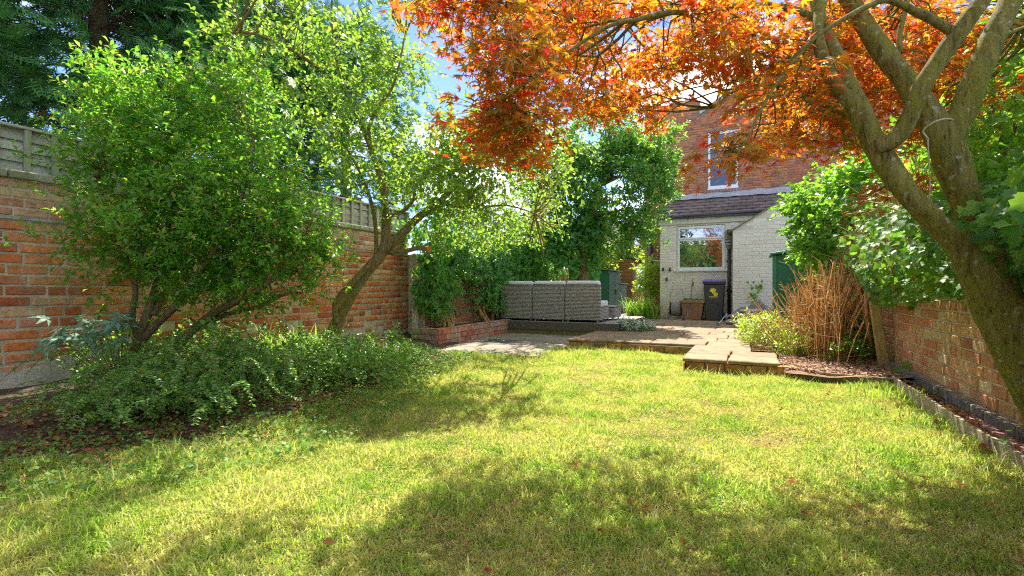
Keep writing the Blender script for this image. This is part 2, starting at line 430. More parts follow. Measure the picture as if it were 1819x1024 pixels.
def link(name, me, parent=None):
    o = bpy.data.objects.new(name, me)
    C.objects.link(o)
    if parent is not None:
        o.parent = parent
        if any(abs(v) > 1e-9 for v in parent.location) or abs(parent.rotation_euler.z) > 1e-9:
            pm = Matrix.Translation(parent.location) @ parent.rotation_euler.to_matrix().to_4x4()
            o.matrix_parent_inverse = pm.inverted()
    return o


class MB:
    def __init__(s):
        s.v, s.f = [], []

    def add(s, v, f):
        n = len(s.v)
        s.v += [tuple(p) for p in v]
        s.f += [tuple(i + n for i in q) for q in f]

    def box(s, x0, x1, y0, y1, z0, z1):
        s.add([(x0, y0, z0), (x1, y0, z0), (x1, y1, z0), (x0, y1, z0), (x0, y0, z1), (x1, y0, z1), (x1, y1, z1), (x0, y1, z1)],
              [(0, 3, 2, 1), (4, 5, 6, 7), (0, 1, 5, 4), (1, 2, 6, 5), (2, 3, 7, 6), (3, 0, 4, 7)])

    def prism(s, poly, z0, z1):
        n = len(poly)
        s.add([(x, y, z0) for x, y in poly] + [(x, y, z1) for x, y in poly],
              [tuple(range(n))[::-1], tuple(range(n, 2 * n))] + [(i, (i + 1) % n, n + (i + 1) % n, n + i) for i in range(n)])

    def prism_y(s, poly, y0, y1):      # poly in (x,z)
        n = len(poly)
        s.add([(x, y0, z) for x, z in poly] + [(x, y1, z) for x, z in poly],
              [tuple(range(n)), tuple(range(n, 2 * n))[::-1]] + [((i + 1) % n, i, n + i, n + (i + 1) % n) for i in range(n)])

    def tube(s, pts, rad, seg=8, wob=0.0, cap=True, sub=1):
        P = [Vector(p) for p in pts]
        if isinstance(rad, (int, float)):
            rad = [rad] * len(P)
        if sub > 1:
            Q, q = [], []
            for i in range(len(P) - 1):
                p0, p1, p2, p3 = P[max(i - 1, 0)], P[i], P[i + 1], P[min(i + 2, len(P) - 1)]
                for k in range(sub):
                    u = k / sub
                    Q.append(0.5 * ((2 * p1) + (p2 - p0) * u + (2 * p0 - 5 * p1 + 4 * p2 - p3) * u * u + (3 * p1 - p0 - 3 * p2 + p3) * u ** 3))
                    q.append(rad[i] * (1 - u) + rad[i + 1] * u)
            Q.append(P[-1]); q.append(rad[-1])
            P, rad = Q, q
        n0 = len(s.v)
        a = None
        ph = random.random() * 9
        for i, p in enumerate(P):
            d = (P[min(i + 1, len(P) - 1)] - P[max(i - 1, 0)])
            d = d.normalized() if d.length > 1e-9 else Vector((0, 0, 1))
            if a is None:
                a = d.orthogonal().normalized()
            a = (a - d * a.dot(d))
            a = a.normalized() if a.length > 1e-6 else d.orthogonal().normalized()
            bb = d.cross(a)
            for k in range(seg):
                th = 2 * math.pi * k / seg
                r = rad[i] * (1 + wob * (math.sin(3 * th + ph + i * 0.5) * 0.5 + math.sin(2 * th - i * 0.8 + ph) * 0.5 + random.uniform(-0.35, 0.35)))
                s.v.append(tuple(p + (a * math.cos(th) + bb * math.sin(th)) * r))
        for i in range(len(P) - 1):
            for k in range(seg):
                j = n0 + i * seg
                s.f.append((j + k, j + (k + 1) % seg, j + seg + (k + 1) % seg, j + seg + k))
        if cap:
            s.f.append(tuple(n0 + k for k in range(seg))[::-1])
            s.f.append(tuple(n0 + (len(P) - 1) * seg + k for k in range(seg)))

    def build(s, name, mat, parent=None, smooth=False, bevel=0.0):
        me = bpy.data.meshes.new(name)
        me.from_pydata(s.v, [], s.f)
        me.update()
        me.materials.append(mat)
        if smooth:
            me.polygons.foreach_set("use_smooth", np.ones(len(me.polygons), dtype=bool))
        o = link(name, me, parent)
        if bevel:
            md = o.modifiers.new("bevel", 'BEVEL')
            md.width = bevel
            md.segments = 2
            md.limit_method = 'ANGLE'
        return o


def tag(o, label, cat, group=None, kind=None):
    if label: o["label"] = label
    if cat: o["category"] = cat
    if group: o["group"] = group
    if kind: o["kind"] = kind
    return o


def thing(name, label, cat, loc=(0, 0, 0), group=None):
    o = bpy.data.objects.new(name, None)
    o.empty_display_size = 0.1
    o.location = tuple(float(v) for v in loc)
    C.objects.link(o)
    return tag(o, label, cat, group)


def struct(o):
    o["kind"] = "structure"
    return o


def stuff(o):
    o["kind"] = "stuff"
    return o


# ------------------------------------------------------------------ bricks
def brick_proto(seed):
    r = random.Random(seed)
    j = lambda a: r.uniform(-a, a)
    v = []
    for (y, ins) in ((1.0, 0.0), (-0.55, 0.0), (-1.0, 1.0)):
        ix, iz = 0.028 * ins, 0.085 * ins
        jx, jz = (0.012, 0.045) if ins else (0.006, 0.02)
        for (x, z) in ((0 + ix, 0 + iz), (0.5, 0 + iz), (1 - ix, 0 + iz), (1 - ix, 1 - iz), (0.5, 1 - iz), (0 + ix, 1 - iz)):
            v.append((x + (j(jx) if y < 1 else 0), y + (j(0.18) if ins else 0), z + (j(jz) if y < 1 else 0)))
    f = []
    for a in (0, 6):
        for k in range(6):
            f.append((a + k, a + (k + 1) % 6, a + 6 + (k + 1) % 6, a + 6 + k))
    f += [(12, 13, 16, 17), (13, 14, 15, 16)]
    return v, f


BRV = [brick_proto(i) for i in range(8)]
_brick_mesh = {}


def brick_mesh(k, mat):
    key = (k, mat.name)
    if key not in _brick_mesh:
        me = bpy.data.meshes.new("brick")
        me.from_pydata(BRV[k][0], [], BRV[k][1])
        me.update()
        me.materials.append(mat)
        _brick_mesh[key] = me
    return _brick_mesh[key]


def lay(u0, u1, v0, v1, bl, bh, jt, bond='stretcher', holes=(), keep=None, rr=None, wob=0.0):
    """brick rectangles in wall coordinates"""
    rr = rr or random.Random(3)
    out = []
    rows = int(round((v1 - v0) / bh))
    for r in range(rows):
        z = v0 + r * bh
        hdr = (bond == 'garden' and r % 4 == 3) or (bond == 'flemish' and False)
        L_ = bl * 0.5 if hdr else bl
        u = u0 - (L_ * 0.5 if r % 2 else 0) - rr.uniform(0, 0.02)
        while u < u1:
            w_ = L_ if not (bond == 'mixed' and rr.random() < 0.22) else bl * 0.5
            if rr.random() < 0.10:
                w_ *= rr.uniform(0.85, 1.1)
            a, b_ = max(u, u0), min(u + w_, u1)
            segs = [(a, b_)]
            for (h0, h1, g0, g1) in holes:
                if z + bh > g0 + 0.01 and z < g1 - 0.01:
                    ns = []
                    for (p, q) in segs:
                        if q <= h0 or p >= h1:
                            ns.append((p, q))
                        else:
                            if p < h0: ns.append((p, h0))
                            if q > h1: ns.append((h1, q))
                    segs = ns
            for (p, q) in segs:
                if q - p > 0.035 and (keep is None or keep(p, q, z, z + bh)):
                    dz = wob * math.sin(p * 2.1 + z * 5)
                    out.append((p + jt / 2, q - jt / 2 , z + jt / 2 + dz, z + bh - jt / 2 + dz))
            u += w_
    return out


def bricks(parent, O, ang, rects, mat, proud=0.008, nind=300, rr=None, name="brick", pick=None):
    """O wall origin, ang direction of u about Z; the face looks to u x Z"""
    rr = rr or random.Random(5)
    ux, uy = math.cos(ang), math.sin(ang)
    cs = []
    for (a, b_, c_, d_) in rects:
        um, vm = (a + b_) / 2, (c_ + d_) / 2
        cs.append((O[0] + ux * um, O[1] + uy * um, O[2] + vm))
    if not cs:
        return
    px, py, t = pix(np.array(cs))
    vis = (t > 0.3) & (px > -30) & (px < 1850) & (py > -20) & (py < 1044)
    score = np.where(vis, t, 1e6)
    order = np.argsort(score)
    ind = set(int(i) for i in order[:nind] if score[i] < 1e5)
    V, F = [], []
    for i, (a, b_, c_, d_) in enumerate(rects):
        k = rr.randrange(8)
        pr = proud * rr.uniform(0.6, 1.4)
        mm = mat(a, c_) if callable(mat) else mat
        if i in ind:
            o = bpy.data.objects.new(name, brick_mesh(k, mm))
            C.objects.link(o)
            o.parent = parent
            px_, py_ = parent.location.x, parent.location.y
            o.location = (O[0] + ux * a - px_, O[1] + uy * a - py_, O[2] + c_ - parent.location.z)
            o.rotation_euler = (0, 0, ang)
            o.scale = (b_ - a, pr, d_ - c_)
        else:
            v = np.array(BRV[k][0])
            X = a + v[:, 0] * (b_ - a)
            Yy = v[:, 1] * pr
            Z = c_ + v[:, 2] * (d_ - c_)
            V.append((mm.name, np.stack([O[0] + ux * X - uy * Yy, O[1] + uy * X + ux * Yy, O[2] + Z], 1)))
    if V:
        BF = np.array(BRV[0][1])
        for mn in sorted(set(n for n, _ in V)):
            vs = [v for n, v in V if n == mn]
            F = np.concatenate([BF + 18 * i for i in range(len(vs))])
            stuff(mesh_np("brickwork", np.concatenate(vs), F, bpy.data.materials[mn], parent))


# ------------------------------------------------------------------ leaves
def tri(faces):
    return np.array(faces)


def leaf_simple(wd=0.5, fold=0.12, curl=0.1, top=0.55):
    v = np.array([(0, 0, 0), (wd / 2, top * 0.9, fold), (0, top, 0), (-wd / 2, top * 0.9, fold), (0, 1, -curl)])
    return v, tri([(0, 1, 2), (0, 2, 3), (2, 1, 4), (3, 2, 4)])


def leaf_oval(wd=0.6, fold=0.1, curl=0.15):
    v = np.array([(0, 0, 0), (wd * .40, .28, fold * .8), (wd * .5, .6, fold), (0, 1, -curl), (-wd * .5, .6, fold), (-wd * .40, .28, fold * .8), (0, .5, 0)])
    return v, tri([(0, 1, 6), (1, 2, 6), (2, 3, 6), (3, 4, 6), (4, 5, 6), (5, 0, 6)])


def leaf_maple():
    ang = [-118, -78, -38, 0, 38, 78, 118]
    ln = [0.42, 0.78, 0.98, 1.08, 0.98, 0.78, 0.42]
    v = [(0, 0, 0)]
    f = []
    n = len(ang)
    val = []
    for i in range(n + 1):
        a0 = ang[i - 1] if i > 0 else ang[0] - 24
        a1 = ang[i] if i < n else ang[-1] + 24
        a = math.radians((a0 + a1) / 2)
        r = 0.30 if 0 < i < n else 0.12
        val.append(len(v))
        v.append((r * math.sin(a), r * math.cos(a), 0.05))
    for i in range(n):
        a = math.radians(ang[i])
        tp = len(v)
        v.append((ln[i] * math.sin(a), ln[i] * math.cos(a), -0.16 * ln[i]))
        wa = math.radians(9)
        l1 = len(v); v.append((ln[i] * .55 * math.sin(a - wa), ln[i] * .55 * math.cos(a - wa), 0.0))
        l2 = len(v); v.append((ln[i] * .55 * math.sin(a + wa), ln[i] * .55 * math.cos(a + wa), 0.0))
        f += [(0, l1, val[i]), (0, l2, l1), (0, val[i + 1], l2), (l1, l2, tp)]
    return np.array(v), tri([(a, c, b) for a, b, c in f])


def leaf_maple_far():
    ang = [-118, -78, -38, 0, 38, 78, 118]
    ln = [0.42, 0.78, 0.98, 1.08, 0.98, 0.78, 0.42]
    v = [(0, 0, 0)]
    for i in range(8):
        a = math.radians(-142 if i == 0 else 142 if i == 7 else (ang[i - 1] + ang[i]) / 2)
        r = 0.34 if 0 < i < 7 else 0.12
        v.append((r * math.sin(a), r * math.cos(a), 0.05))
    for i in range(7):
        a = math.radians(ang[i])
        v.append((ln[i] * math.sin(a), ln[i] * math.cos(a), -0.16 * ln[i]))
    f = []
    for i in range(7):
        f += [(0, 2 + i, 9 + i), (0, 9 + i, 1 + i)]
    return np.array(v), tri(f)


def leaf_ivy():
    pts = [(0.0, -0.05), (0.34, -0.12), (0.55, 0.10), (0.36, 0.34), (0.44, 0.58), (0.16, 0.66), (0, 1.0), (-0.16, 0.66), (-0.44, 0.58), (-0.36, 0.34), (-0.55, 0.10), (-0.34, -0.12)]
    v = [(0, 0.25, 0.0)] + [(x, y, 0.07 * abs(x) * 3 - 0.12 * y * y) for x, y in pts]
    n = len(pts)
    return np.array(v), tri([(0, 1 + i, 1 + (i + 1) % n) for i in range(n)])


def leaf_five():
    """virginia creeper: five leaflets"""
    V, F = [], []
    for a, l in ((-100, .62), (-52, .85), (0, 1), (52, .85), (100, .62)):
        A = math.radians(a)
        d = np.array([math.sin(A), math.cos(A)])
        s_ = np.array([d[1], -d[0]])
        n = len(V)
        for (y, x, z) in ((0.02, 0, 0), (.5, .17, .03), (.55, 0, -.03), (.5, -.17, .03), (1, 0, -.2)):
            p = d * y * l + s_ * x * l
            V.append((p[0], p[1], z))
        F += [(n, n + 1, n + 2), (n, n + 2, n + 3), (n + 2, n + 1, n + 4), (n + 3, n + 2, n + 4)]
    return np.array(V), tri(F)


def frond():
    """flat cypress spray"""
    V, F = [], []

    def spike(x, y, ang, ln, wd, z):
        d = np.array([math.sin(ang), math.cos(ang)])
        s_ = np.array([d[1], -d[0]]) * wd
        n = len(V)
        V.extend([(x - s_[0], y - s_[1], z), (x + s_[0], y + s_[1], z), (x + d[0] * ln, y + d[1] * ln, z - 0.10 * ln)])
        F.append((n, n + 1, n + 2))
    spike(0, 0, 0, 1.0, 0.03, 0)
    for i in range(6):
        y = 0.06 + i * 0.145
        for sg in (-1, 1):
            l = 0.5 * (1 - abs(y - 0.35) * 0.8)
            a = sg * (0.95 - y * 0.35)
            spike(0, y, a, l, 0.045, -0.02 * i)
            mx_, my_ = math.sin(a) * l * .45, math.cos(a) * l * .45
            spike(mx_, y + my_, a - sg * 0.75, l * .45, 0.035, -0.02 * i)
    return np.array(V), tri(F)


PR = dict(quad_oval=leaf_simple(0.66, 0.1, 0.12, 0.5), quad_round=leaf_simple(0.95, 0.08, 0.1, 0.5), simple=leaf_simple(), narrow=leaf_simple(0.32, 0.08, 0.12), obov=leaf_oval(0.5, 0.08, 0.1), oval=leaf_oval(0.62), round_=leaf_oval(0.9, 0.08, 0.1), broad=leaf_oval(0.58, 0.12, 0.3), maple=leaf_maple(), maple_far=leaf_maple_far(), ivy=leaf_ivy(), five=leaf_five(), frond=frond())


def nrm(a):
    return a / np.maximum(np.linalg.norm(a, axis=-1, keepdims=True), 1e-9)


def frames(D, Nn):
    D = nrm(D)
    X = nrm(np.cross(D, Nn))
    Z = np.cross(X, D)
    return X, D, Z


def scatter(name, proto, P, D, Nn, Sz, mat, parent, nind=0, ind_name="leaf", kind='stuff'):
    v, f = PR[proto] if isinstance(proto, str) else proto
    v1, f1 = PR['maple'] if proto == 'maple_far' else (v, f)
    X, Y, Z = frames(D, Nn)
    P = np.asarray(P)
    Sz = np.asarray(Sz).reshape(-1, 1, 1)
    mask = np.zeros(len(P), bool)
    if nind:
        px, py, t = pix(P)
        vis = (t > 0.5) & (px > 0) & (px < 1819) & (py > 0) & (py < 1024)
        sc = np.where(vis, t / Sz[:, 0, 0], 1e9)
        idx = np.argsort(sc)[:nind]
        idx = idx[sc[idx] < 1e8]
        mask[idx] = True
        key = ind_name + mat.name + name
        me = bpy.data.meshes.new(ind_name)
        me.from_pydata(v1.tolist(), [], f1.tolist())
        me.update()
        me.materials.append(mat)
        for i in idx:
            s = Sz[i, 0, 0]
            o = bpy.data.objects.new(ind_name, me)
            C.objects.link(o)
            o.parent = parent
            pl = parent.location
            o.matrix_local = Matrix(((X[i, 0] * s, Y[i, 0] * s, Z[i, 0] * s, P[i, 0] - pl.x), (X[i, 1] * s, Y[i, 1] * s, Z[i, 1] * s, P[i, 1] - pl.y),
                                     (X[i, 2] * s, Y[i, 2] * s, Z[i, 2] * s, P[i, 2] - pl.z), (0, 0, 0, 1)))
    k = ~mask
    if k.any():
        B = np.stack([X[k], Y[k], Z[k]], 1)                       # (n,3axes,3)
        VV = np.einsum('va,nac->nvc', v, B) * Sz[k] + P[k][:, None, :]
        n = len(VV)
        FF = f[None] + (np.arange(n) * len(v))[:, None, None]
        o = mesh_np(name, VV.reshape(-1, 3), FF.reshape(-1, f.shape[1]), mat, parent)
        if kind: o["kind"] = kind
        return o


def in_ellipsoids(ells, n, shell=0.35):
    """points inside a set of (centre, radii) ellipsoids, denser near the surface; also the outward directions"""
    vol = np.array([e[1][0] * e[1][1] * e[1][2] for e in ells]) ** 0.67
    ch = R.choice(len(ells), n, p=vol / vol.sum())
    d = nrm(R.normal(size=(n, 3)))
    r = (shell + (1 - shell) * R.random(n)) ** 0.6
    c = np.array([e[0] for e in ells])[ch]
    rad = np.array([e[1] for e in ells])[ch]
    return c + d * rad * r[:, None], d


def twigs(centres, outward, n_per, spread, tl, k, up=0.25, droop=0.0):
    """twigs around clump centres -> leaf positions, directions, normals and the twig segments"""
    nc = len(centres)
    c = np.repeat(centres, n_per, 0)
    o = np.repeat(outward, n_per, 0)
    b = c + R.normal(size=c.shape) * spread * np.array([1, 1, 0.8])
    d = nrm(o * 0.7 + R.normal(size=c.shape) * 0.6 + np.array([0, 0, up]))
    ln = tl * R.uniform(0.5, 1.2, len(b))
    P, D, Nn = [], [], []
    side = nrm(np.cross(d, R.normal(size=d.shape)))
    oth = np.cross(d, side)
    for i in range(k):
        u = (i + 1) / k
        th = i * 2.4
        sd_ = side * math.cos(th) + oth * math.sin(th)
        p = b + d * (ln * u)[:, None] + np.array([0, 0, -droop]) * (u * u * ln)[:, None]
        P.append(p)
        D.append(nrm(d * (0.35 + 0.6 * u) + sd_ * 0.9 + R.normal(size=d.shape) * 0.25 + np.array([0, 0, -droop])))
        Nn.append(nrm(np.array([0, 0, 1.0]) + R.normal(size=d.shape) * 0.45 + d * 0.2))
    return np.concatenate(P), np.concatenate(D), np.concatenate(Nn), (b, b + d * ln[:, None])


def stick_mesh(name, A, B, ra, rb, mat, parent, kind='stuff'):
    """many thin three-sided sticks A->B"""
    A, B = np.asarray(A), np.asarray(B)
    d = nrm(B - A)
    s_ = nrm(np.cross(d, np.array([0.31, 0.27, 0.91])))
    o = np.cross(d, s_)
    V = []
    for (P, r) in ((A, ra), (B, rb)):
        for k in range(3):
            th = 2.094 * k
            V.append(P + (s_ * math.cos(th) + o * math.sin(th)) * r)
    V = np.stack(V, 1)
    n = len(A)
    F0 = np.array([(0, 1, 4, 3), (1, 2, 5, 4), (2, 0, 3, 5)])
    F = F0[None] + (np.arange(n) * 6)[:, None, None]
    ob = mesh_np(name, V.reshape(-1, 3), F.reshape(-1, 4), mat, parent)
    if kind: ob["kind"] = kind
    return ob


def skeleton(paths):
    pts = []
    for p in paths:
        for i in range(len(p) - 1):
            a, b_ = np.array(p[i]), np.array(p[i + 1])
            for u in (0, .25, .5, .75):
                pts.append(a + (b_ - a) * u)
        pts.append(np.array(p[-1]))
    return np.array(pts)


def branch_to(mb, sk, targets, r0=0.02, r1=0.004, sag=0.0, seg=5, from_low=True):
    for tgt in targets:
        d = sk - tgt
        cost = np.linalg.norm(d, axis=1) + (0.5 * np.maximum(d[:, 2], 0) if from_low else 0)
        s_ = sk[np.argmin(cost)]
        ln = np.linalg.norm(tgt - s_)
        m1 = s_ + (tgt - s_) * .35 + R.normal(size=3) * 0.09 * ln + np.array([0, 0, .05 * ln - sag])
        m2 = s_ + (tgt - s_) * .7 + R.normal(size=3) * 0.06 * ln + np.array([0, 0, .08 * ln - sag])
        k = min(1.0, 0.3 + ln * 0.8)
        mb.tube([s_, m1, m2, tgt], [r0 * k, r0 * k * .7, r1 * 1.6, r1], seg, sub=2, cap=False)


# ------------------------------------------------------------------ the ground
mb = MB(); mb.box(-300, 300, -300, 400, -0.6, -0.06)
struct(mb.build("ground", M['soil']))


def lump(x, y):
    return 0.012 * np.sin(x * 2.1 + 1.3 * np.sin(y * 1.7)) + 0.01 * np.sin(y * 2.9 + x) + 0.006 * np.sin(7 * x + 3 * y) + 0.006 * np.sin(-5 * x + 6.4 * y + 1)


BED = [(-4.2, 6.6), (-3.95, 5.85), (-3.82, 4.85), (-3.3, 3.75), (-3.1, 2.7), (-3.15, 2.05), (-3.3, 1.6), (-3.7, 1.2), (-4.4, 0.8), (-5.8, 0.2)]
LAWN = [(1.33, -3.5), (1.34, 6.2), (0.32, 6.45), (-0.72, 6.45), (-0.77, 7.95), (-2.72, 8.05), (-2.9, 7.1), (-3.4, 6.62), (-4.2, 6.6)] + BED[1:] + [(-5.8, -3.5)]


def inside(poly, x, y):
    x, y = np.asarray(x), np.asarray(y)
    r = np.zeros(x.shape, bool)
    n = len(poly)
    for i in range(n):
        (x0, y0), (x1, y1) = poly[i], poly[(i + 1) % n]
        c_ = ((y0 > y) != (y1 > y)) & (x < (x1 - x0) * (y - y0) / ((y1 - y0) or 1e-9) + x0)
        r ^= c_
    return r


def sheet(name, x0, x1, y0, y1, st, zf, mat, keep=None):
    xs = np.arange(x0, x1 + st * .5, st)
    ys = np.arange(y0, y1 + st * .5, st)
    X, Y = np.meshgrid(xs, ys)
    Z = zf(X, Y)
    V = np.stack([X, Y, Z], -1).reshape(-1, 3)
    nx = len(xs)
    i, j = np.meshgrid(np.arange(nx - 1), np.arange(len(ys) - 1))
    a = (j * nx + i).ravel()
    F = np.stack([a, a + 1, a + nx + 1, a + nx], 1)
    if keep is not None:
        cx = V[F].mean(1)
        F = F[keep(cx[:, 0], cx[:, 1])]
    o = mesh_np(name, V, F, mat, smooth=True)
    return struct(o)


sheet("lawn", -6.2, 1.40, -3.5, 8.1, 0.1, lambda x, y: lump(x, y) - 0.012, M['thatch'])


def bed_h(x, y):
    # raised soil on the left, falling to the lawn
    edge = np.interp(y, [-0.4, 0.6, 1.2, 2.05, 2.7, 3.75, 4.85, 5.85, 6.6, 7.2], [-5.8, -4.0, -3.2, -2.75, -2.8, -3.15, -3.72, -3.85, -4.2, -4.4])
    k = np.clip((edge - x) / 1.3, -0.3, 1)
    return -0.02 + 0.17 * np.sign(k) * np.abs(k) ** 0.8 + lump(x * 1.7, y * 1.7) * 1.3


sheet("soil_bed", -5.8, -2.5, -0.3, 7.6, 0.1, bed_h, M['soil'])
sheet("bark_chip_bed", 0.05, 1.56, 6.2, 12.6, 0.08, lambda x, y: 0.075 + lump(x * 2, y * 2) * 1.2 - np.where((y > 7.5) | (x > 0.35), 0, 0.15), M['chips'], keep=lambda x, y: (x > 0.34) | (y > 7.95))
sheet("border_soil", 1.36, 1.56, -1, 6.4, 0.05, lambda x, y: 0.03 + lump(x * 3, y * 3), M['soil'])

# grass blades
def grass():
    segs = []
    def pts(t0, t1, dens):
        n = int(dens * 1.2 * (t1 * t1 - t0 * t0))
        t = np.sqrt(R.uniform(t0 * t0, t1 * t1, n))
        a = R.uniform(-1.16, 1.16, n)
        x, y = t * (-sY + a * cY), t * (cY + a * sY)
        k = inside(LAWN, x, y)
        return x[k], y[k]
    out = []
    for (t0, t1, dens, wd, two) in ((0.9, 1.7, 3000, .0035, 0), (1.7, 3.2, 18500, .0028, 1), (3.2, 5.6, 11500, .0039, 0), (5.6, 9.6, 6500, .005, 0)):
        x, y = pts(t0, t1, dens)
        n = len(x)
        cl = 0.5 + 0.5 * np.sin(x * 5.3 + 2 * np.sin(y * 4.1)) * np.sin(y * 6.1 + 1.7 * np.sin(x * 3.3))
        pat = 0.5 + 0.5 * np.sin(x * 1.9 + 1.1 * np.sin(y * 2.3) + 1) * np.sin(y * 1.4 + x * .6)
        h = (0.015 + 0.028 * R.random(n) ** 1.6) * (0.6 + 0.8 * cl) * (0.7 + 0.6 * pat)
        tall = R.random(n) < 0.05 * cl ** 2 * 2
        h = np.where(tall, h * 2.1, h)
        h *= np.where(y > 6.0, 1.35, 1.0) * np.where((x < -2.4) | (x > 1.1), 1.3, 1)
        th = R.uniform(0, 2 * np.pi, n)
        lean = R.uniform(0.1, 0.95, n)
        la = R.uniform(0, 2 * np.pi, n)
        dx, dy = np.cos(la) * lean * h, np.sin(la) * lean * h
        wx, wy = np.cos(th) * wd, np.sin(th) * wd
        z = np.maximum(lump(x, y) - 0.014, np.where(x < -2.4, bed_h(x, y), -9))
        b1 = np.stack([x - wx, y - wy, z], 1); b2 = np.stack([x + wx, y + wy, z], 1)
        tip = np.stack([x + dx * 1.4, y + dy * 1.4, z + h * (1 - lean * .35)], 1)
        if two:
            m1 = np.stack([x - wx * .8 + dx * .45, y - wy * .8 + dy * .45, z + h * .6], 1)
            m2 = np.stack([x + wx * .8 + dx * .45, y + wy * .8 + dy * .45, z + h * .6], 1)
            V = np.stack([b1, b2, m2, m1, tip], 1)
            F0 = np.array([(0, 1, 2), (0, 2, 3), (3, 2, 4)])
        else:
            V = np.stack([b1, b2, tip], 1)
            F0 = np.array([(0, 1, 2)])
        out.append((V.reshape(-1, 3), (F0[None] + (np.arange(n) * V.shape[1])[:, None, None]).reshape(-1, 3)))
    off, VV, FF = 0, [], []
    for v, f in out:
        VV.append(v); FF.append(f + off); off += len(v)
    o = mesh_np("grass", np.concatenate(VV), np.concatenate(FF), M['grass'])
    tag(o, "patchy green and straw coloured lawn grass between the beds", "grass", kind='stuff')


grass()

# ------------------------------------------------------------------ left garden wall
XL = -5.77
wl = thing("brick_wall", "long weathered orange brick garden wall behind the bushes on the left, wooden fence panels on top", "wall", (XL, 3.5, 0))
mb = MB(); mb.box(XL - 0.22, XL - 0.001, -2.5, 7.6, -0.1, 1.95)
mb.build("wall_core", M['mortar'], wl)
rr = random.Random(21)
BH = 0.0965
rc = lay(-2.5, 7.6, 0.055, 1.60, 0.29, BH, 0.022, 'mixed', rr=rr, wob=0.008)
rc = [q for q in rc if not (rr.random() < 0.12 and q[2] < 0.6)]
bricks(wl, (XL, 0, 0), math.pi / 2, rc, M['brick_left'], 0.013, 230, rr)
rc = lay(-2.5, 7.6, 1.625, 1.95, 0.245, 0.081, 0.016, 'mixed', rr=rr)
bricks(wl, (XL, 0, 0), math.pi / 2, rc, M['brick_left_top'], 0.008, 70, rr)
mb = MB(); mb.box(XL, XL + 0.022, -2.5, 7.6, 1.597, 1.624)
mb.build("mortar_band", M['coping'], wl)
V = []
mb = MB()
n = 60
ys = np.linspace(-2.5, 7.6, n)
top = 0.36 - 0.3 * np.clip((ys - 3.2) / 1.6, 0, 1) + 0.05 * np.sin(ys * 3.1) + 0.03 * np.sin(ys * 8)
vv = []
for y, z in zip(ys, top):
    vv += [(XL + 0.045, y, -0.1), (XL + 0.035 + 0.008 * math.sin(y * 9), y, z * .6), (XL + 0.0, y, z)]
mb.add(vv, [(3 * i + k, 3 * i + 3 + k, 3 * i + 4 + k, 3 * i + 1 + k) for i in range(n - 1) for k in (0, 1)])
mb.build("render_skirt", M['render_base'], wl, smooth=True)
y = -2.5
while y < 7.6:
    ln = min(0.9, 7.6 - y)
    mb = MB(); mb.box(XL - 0.26, XL + 0.05, y + 0.004, y + ln - 0.004, 1.952, 2.02 + random.uniform(0, 0.008))
    mb.build("coping_stone", M['coping'], wl, bevel=0.012)
    y += 0.9

# fence panels on the wall
fe = thing("wooden_fence", "low grey weathered fence of overlapping boards and battens standing on the left brick wall", "fence", (XL - 0.1, 3.5, 2.02))
xf = XL - 0.09
y = -2.4
while y < 7.7:
    y1 = min(y + 1.83, 7.75)
    for k in range(4):
        z0 = 2.03 + k * 0.095
        mb = MB()
        mb.add([(xf, y, z0), (xf, y1 - .01, z0 + random.uniform(-.004, .004)), (xf - .028, y1 - .01, z0 + 0.11), (xf - .028, y, z0 + 0.11), (xf - .012, y, z0), (xf - .012, y1 - .01, z0), (xf - .036, y1 - .01, z0 + 0.11), (xf - .036, y, z0 + 0.11)],
               [(0, 1, 2, 3), (7, 6, 5, 4), (0, 4, 5, 1), (3, 2, 6, 7), (0, 3, 7, 4), (1, 5, 6, 2)])
        mb.build("fence_board", M['fence'], fe)
    mb = MB(); mb.box(xf - .04, xf + .035, y, y1 - .008, 2.418, 2.442)
    mb.build("top_rail", M['fence'], fe, bevel=0.004)
    y += 1.83
bat = None
y = -2.3
while y < 7.7:
    if bat is None:
        mb = MB(); mb.box(-.002, .026, -.024, .024, 0, .392)
        bat = mb.build("batten", M['batten'], fe, bevel=0.003)
        bat.matrix_parent_inverse = Matrix.Identity(4)
        o = bat
    else:
        o = bat.copy(); C.objects.link(o)
    o.location = (xf - fe.location.x + random.uniform(0, .004), y - fe.location.y, 2.024 - fe.location.z)
    o.rotation_euler = (random.uniform(-.015, .015), 0, 0)
    y += 0.203

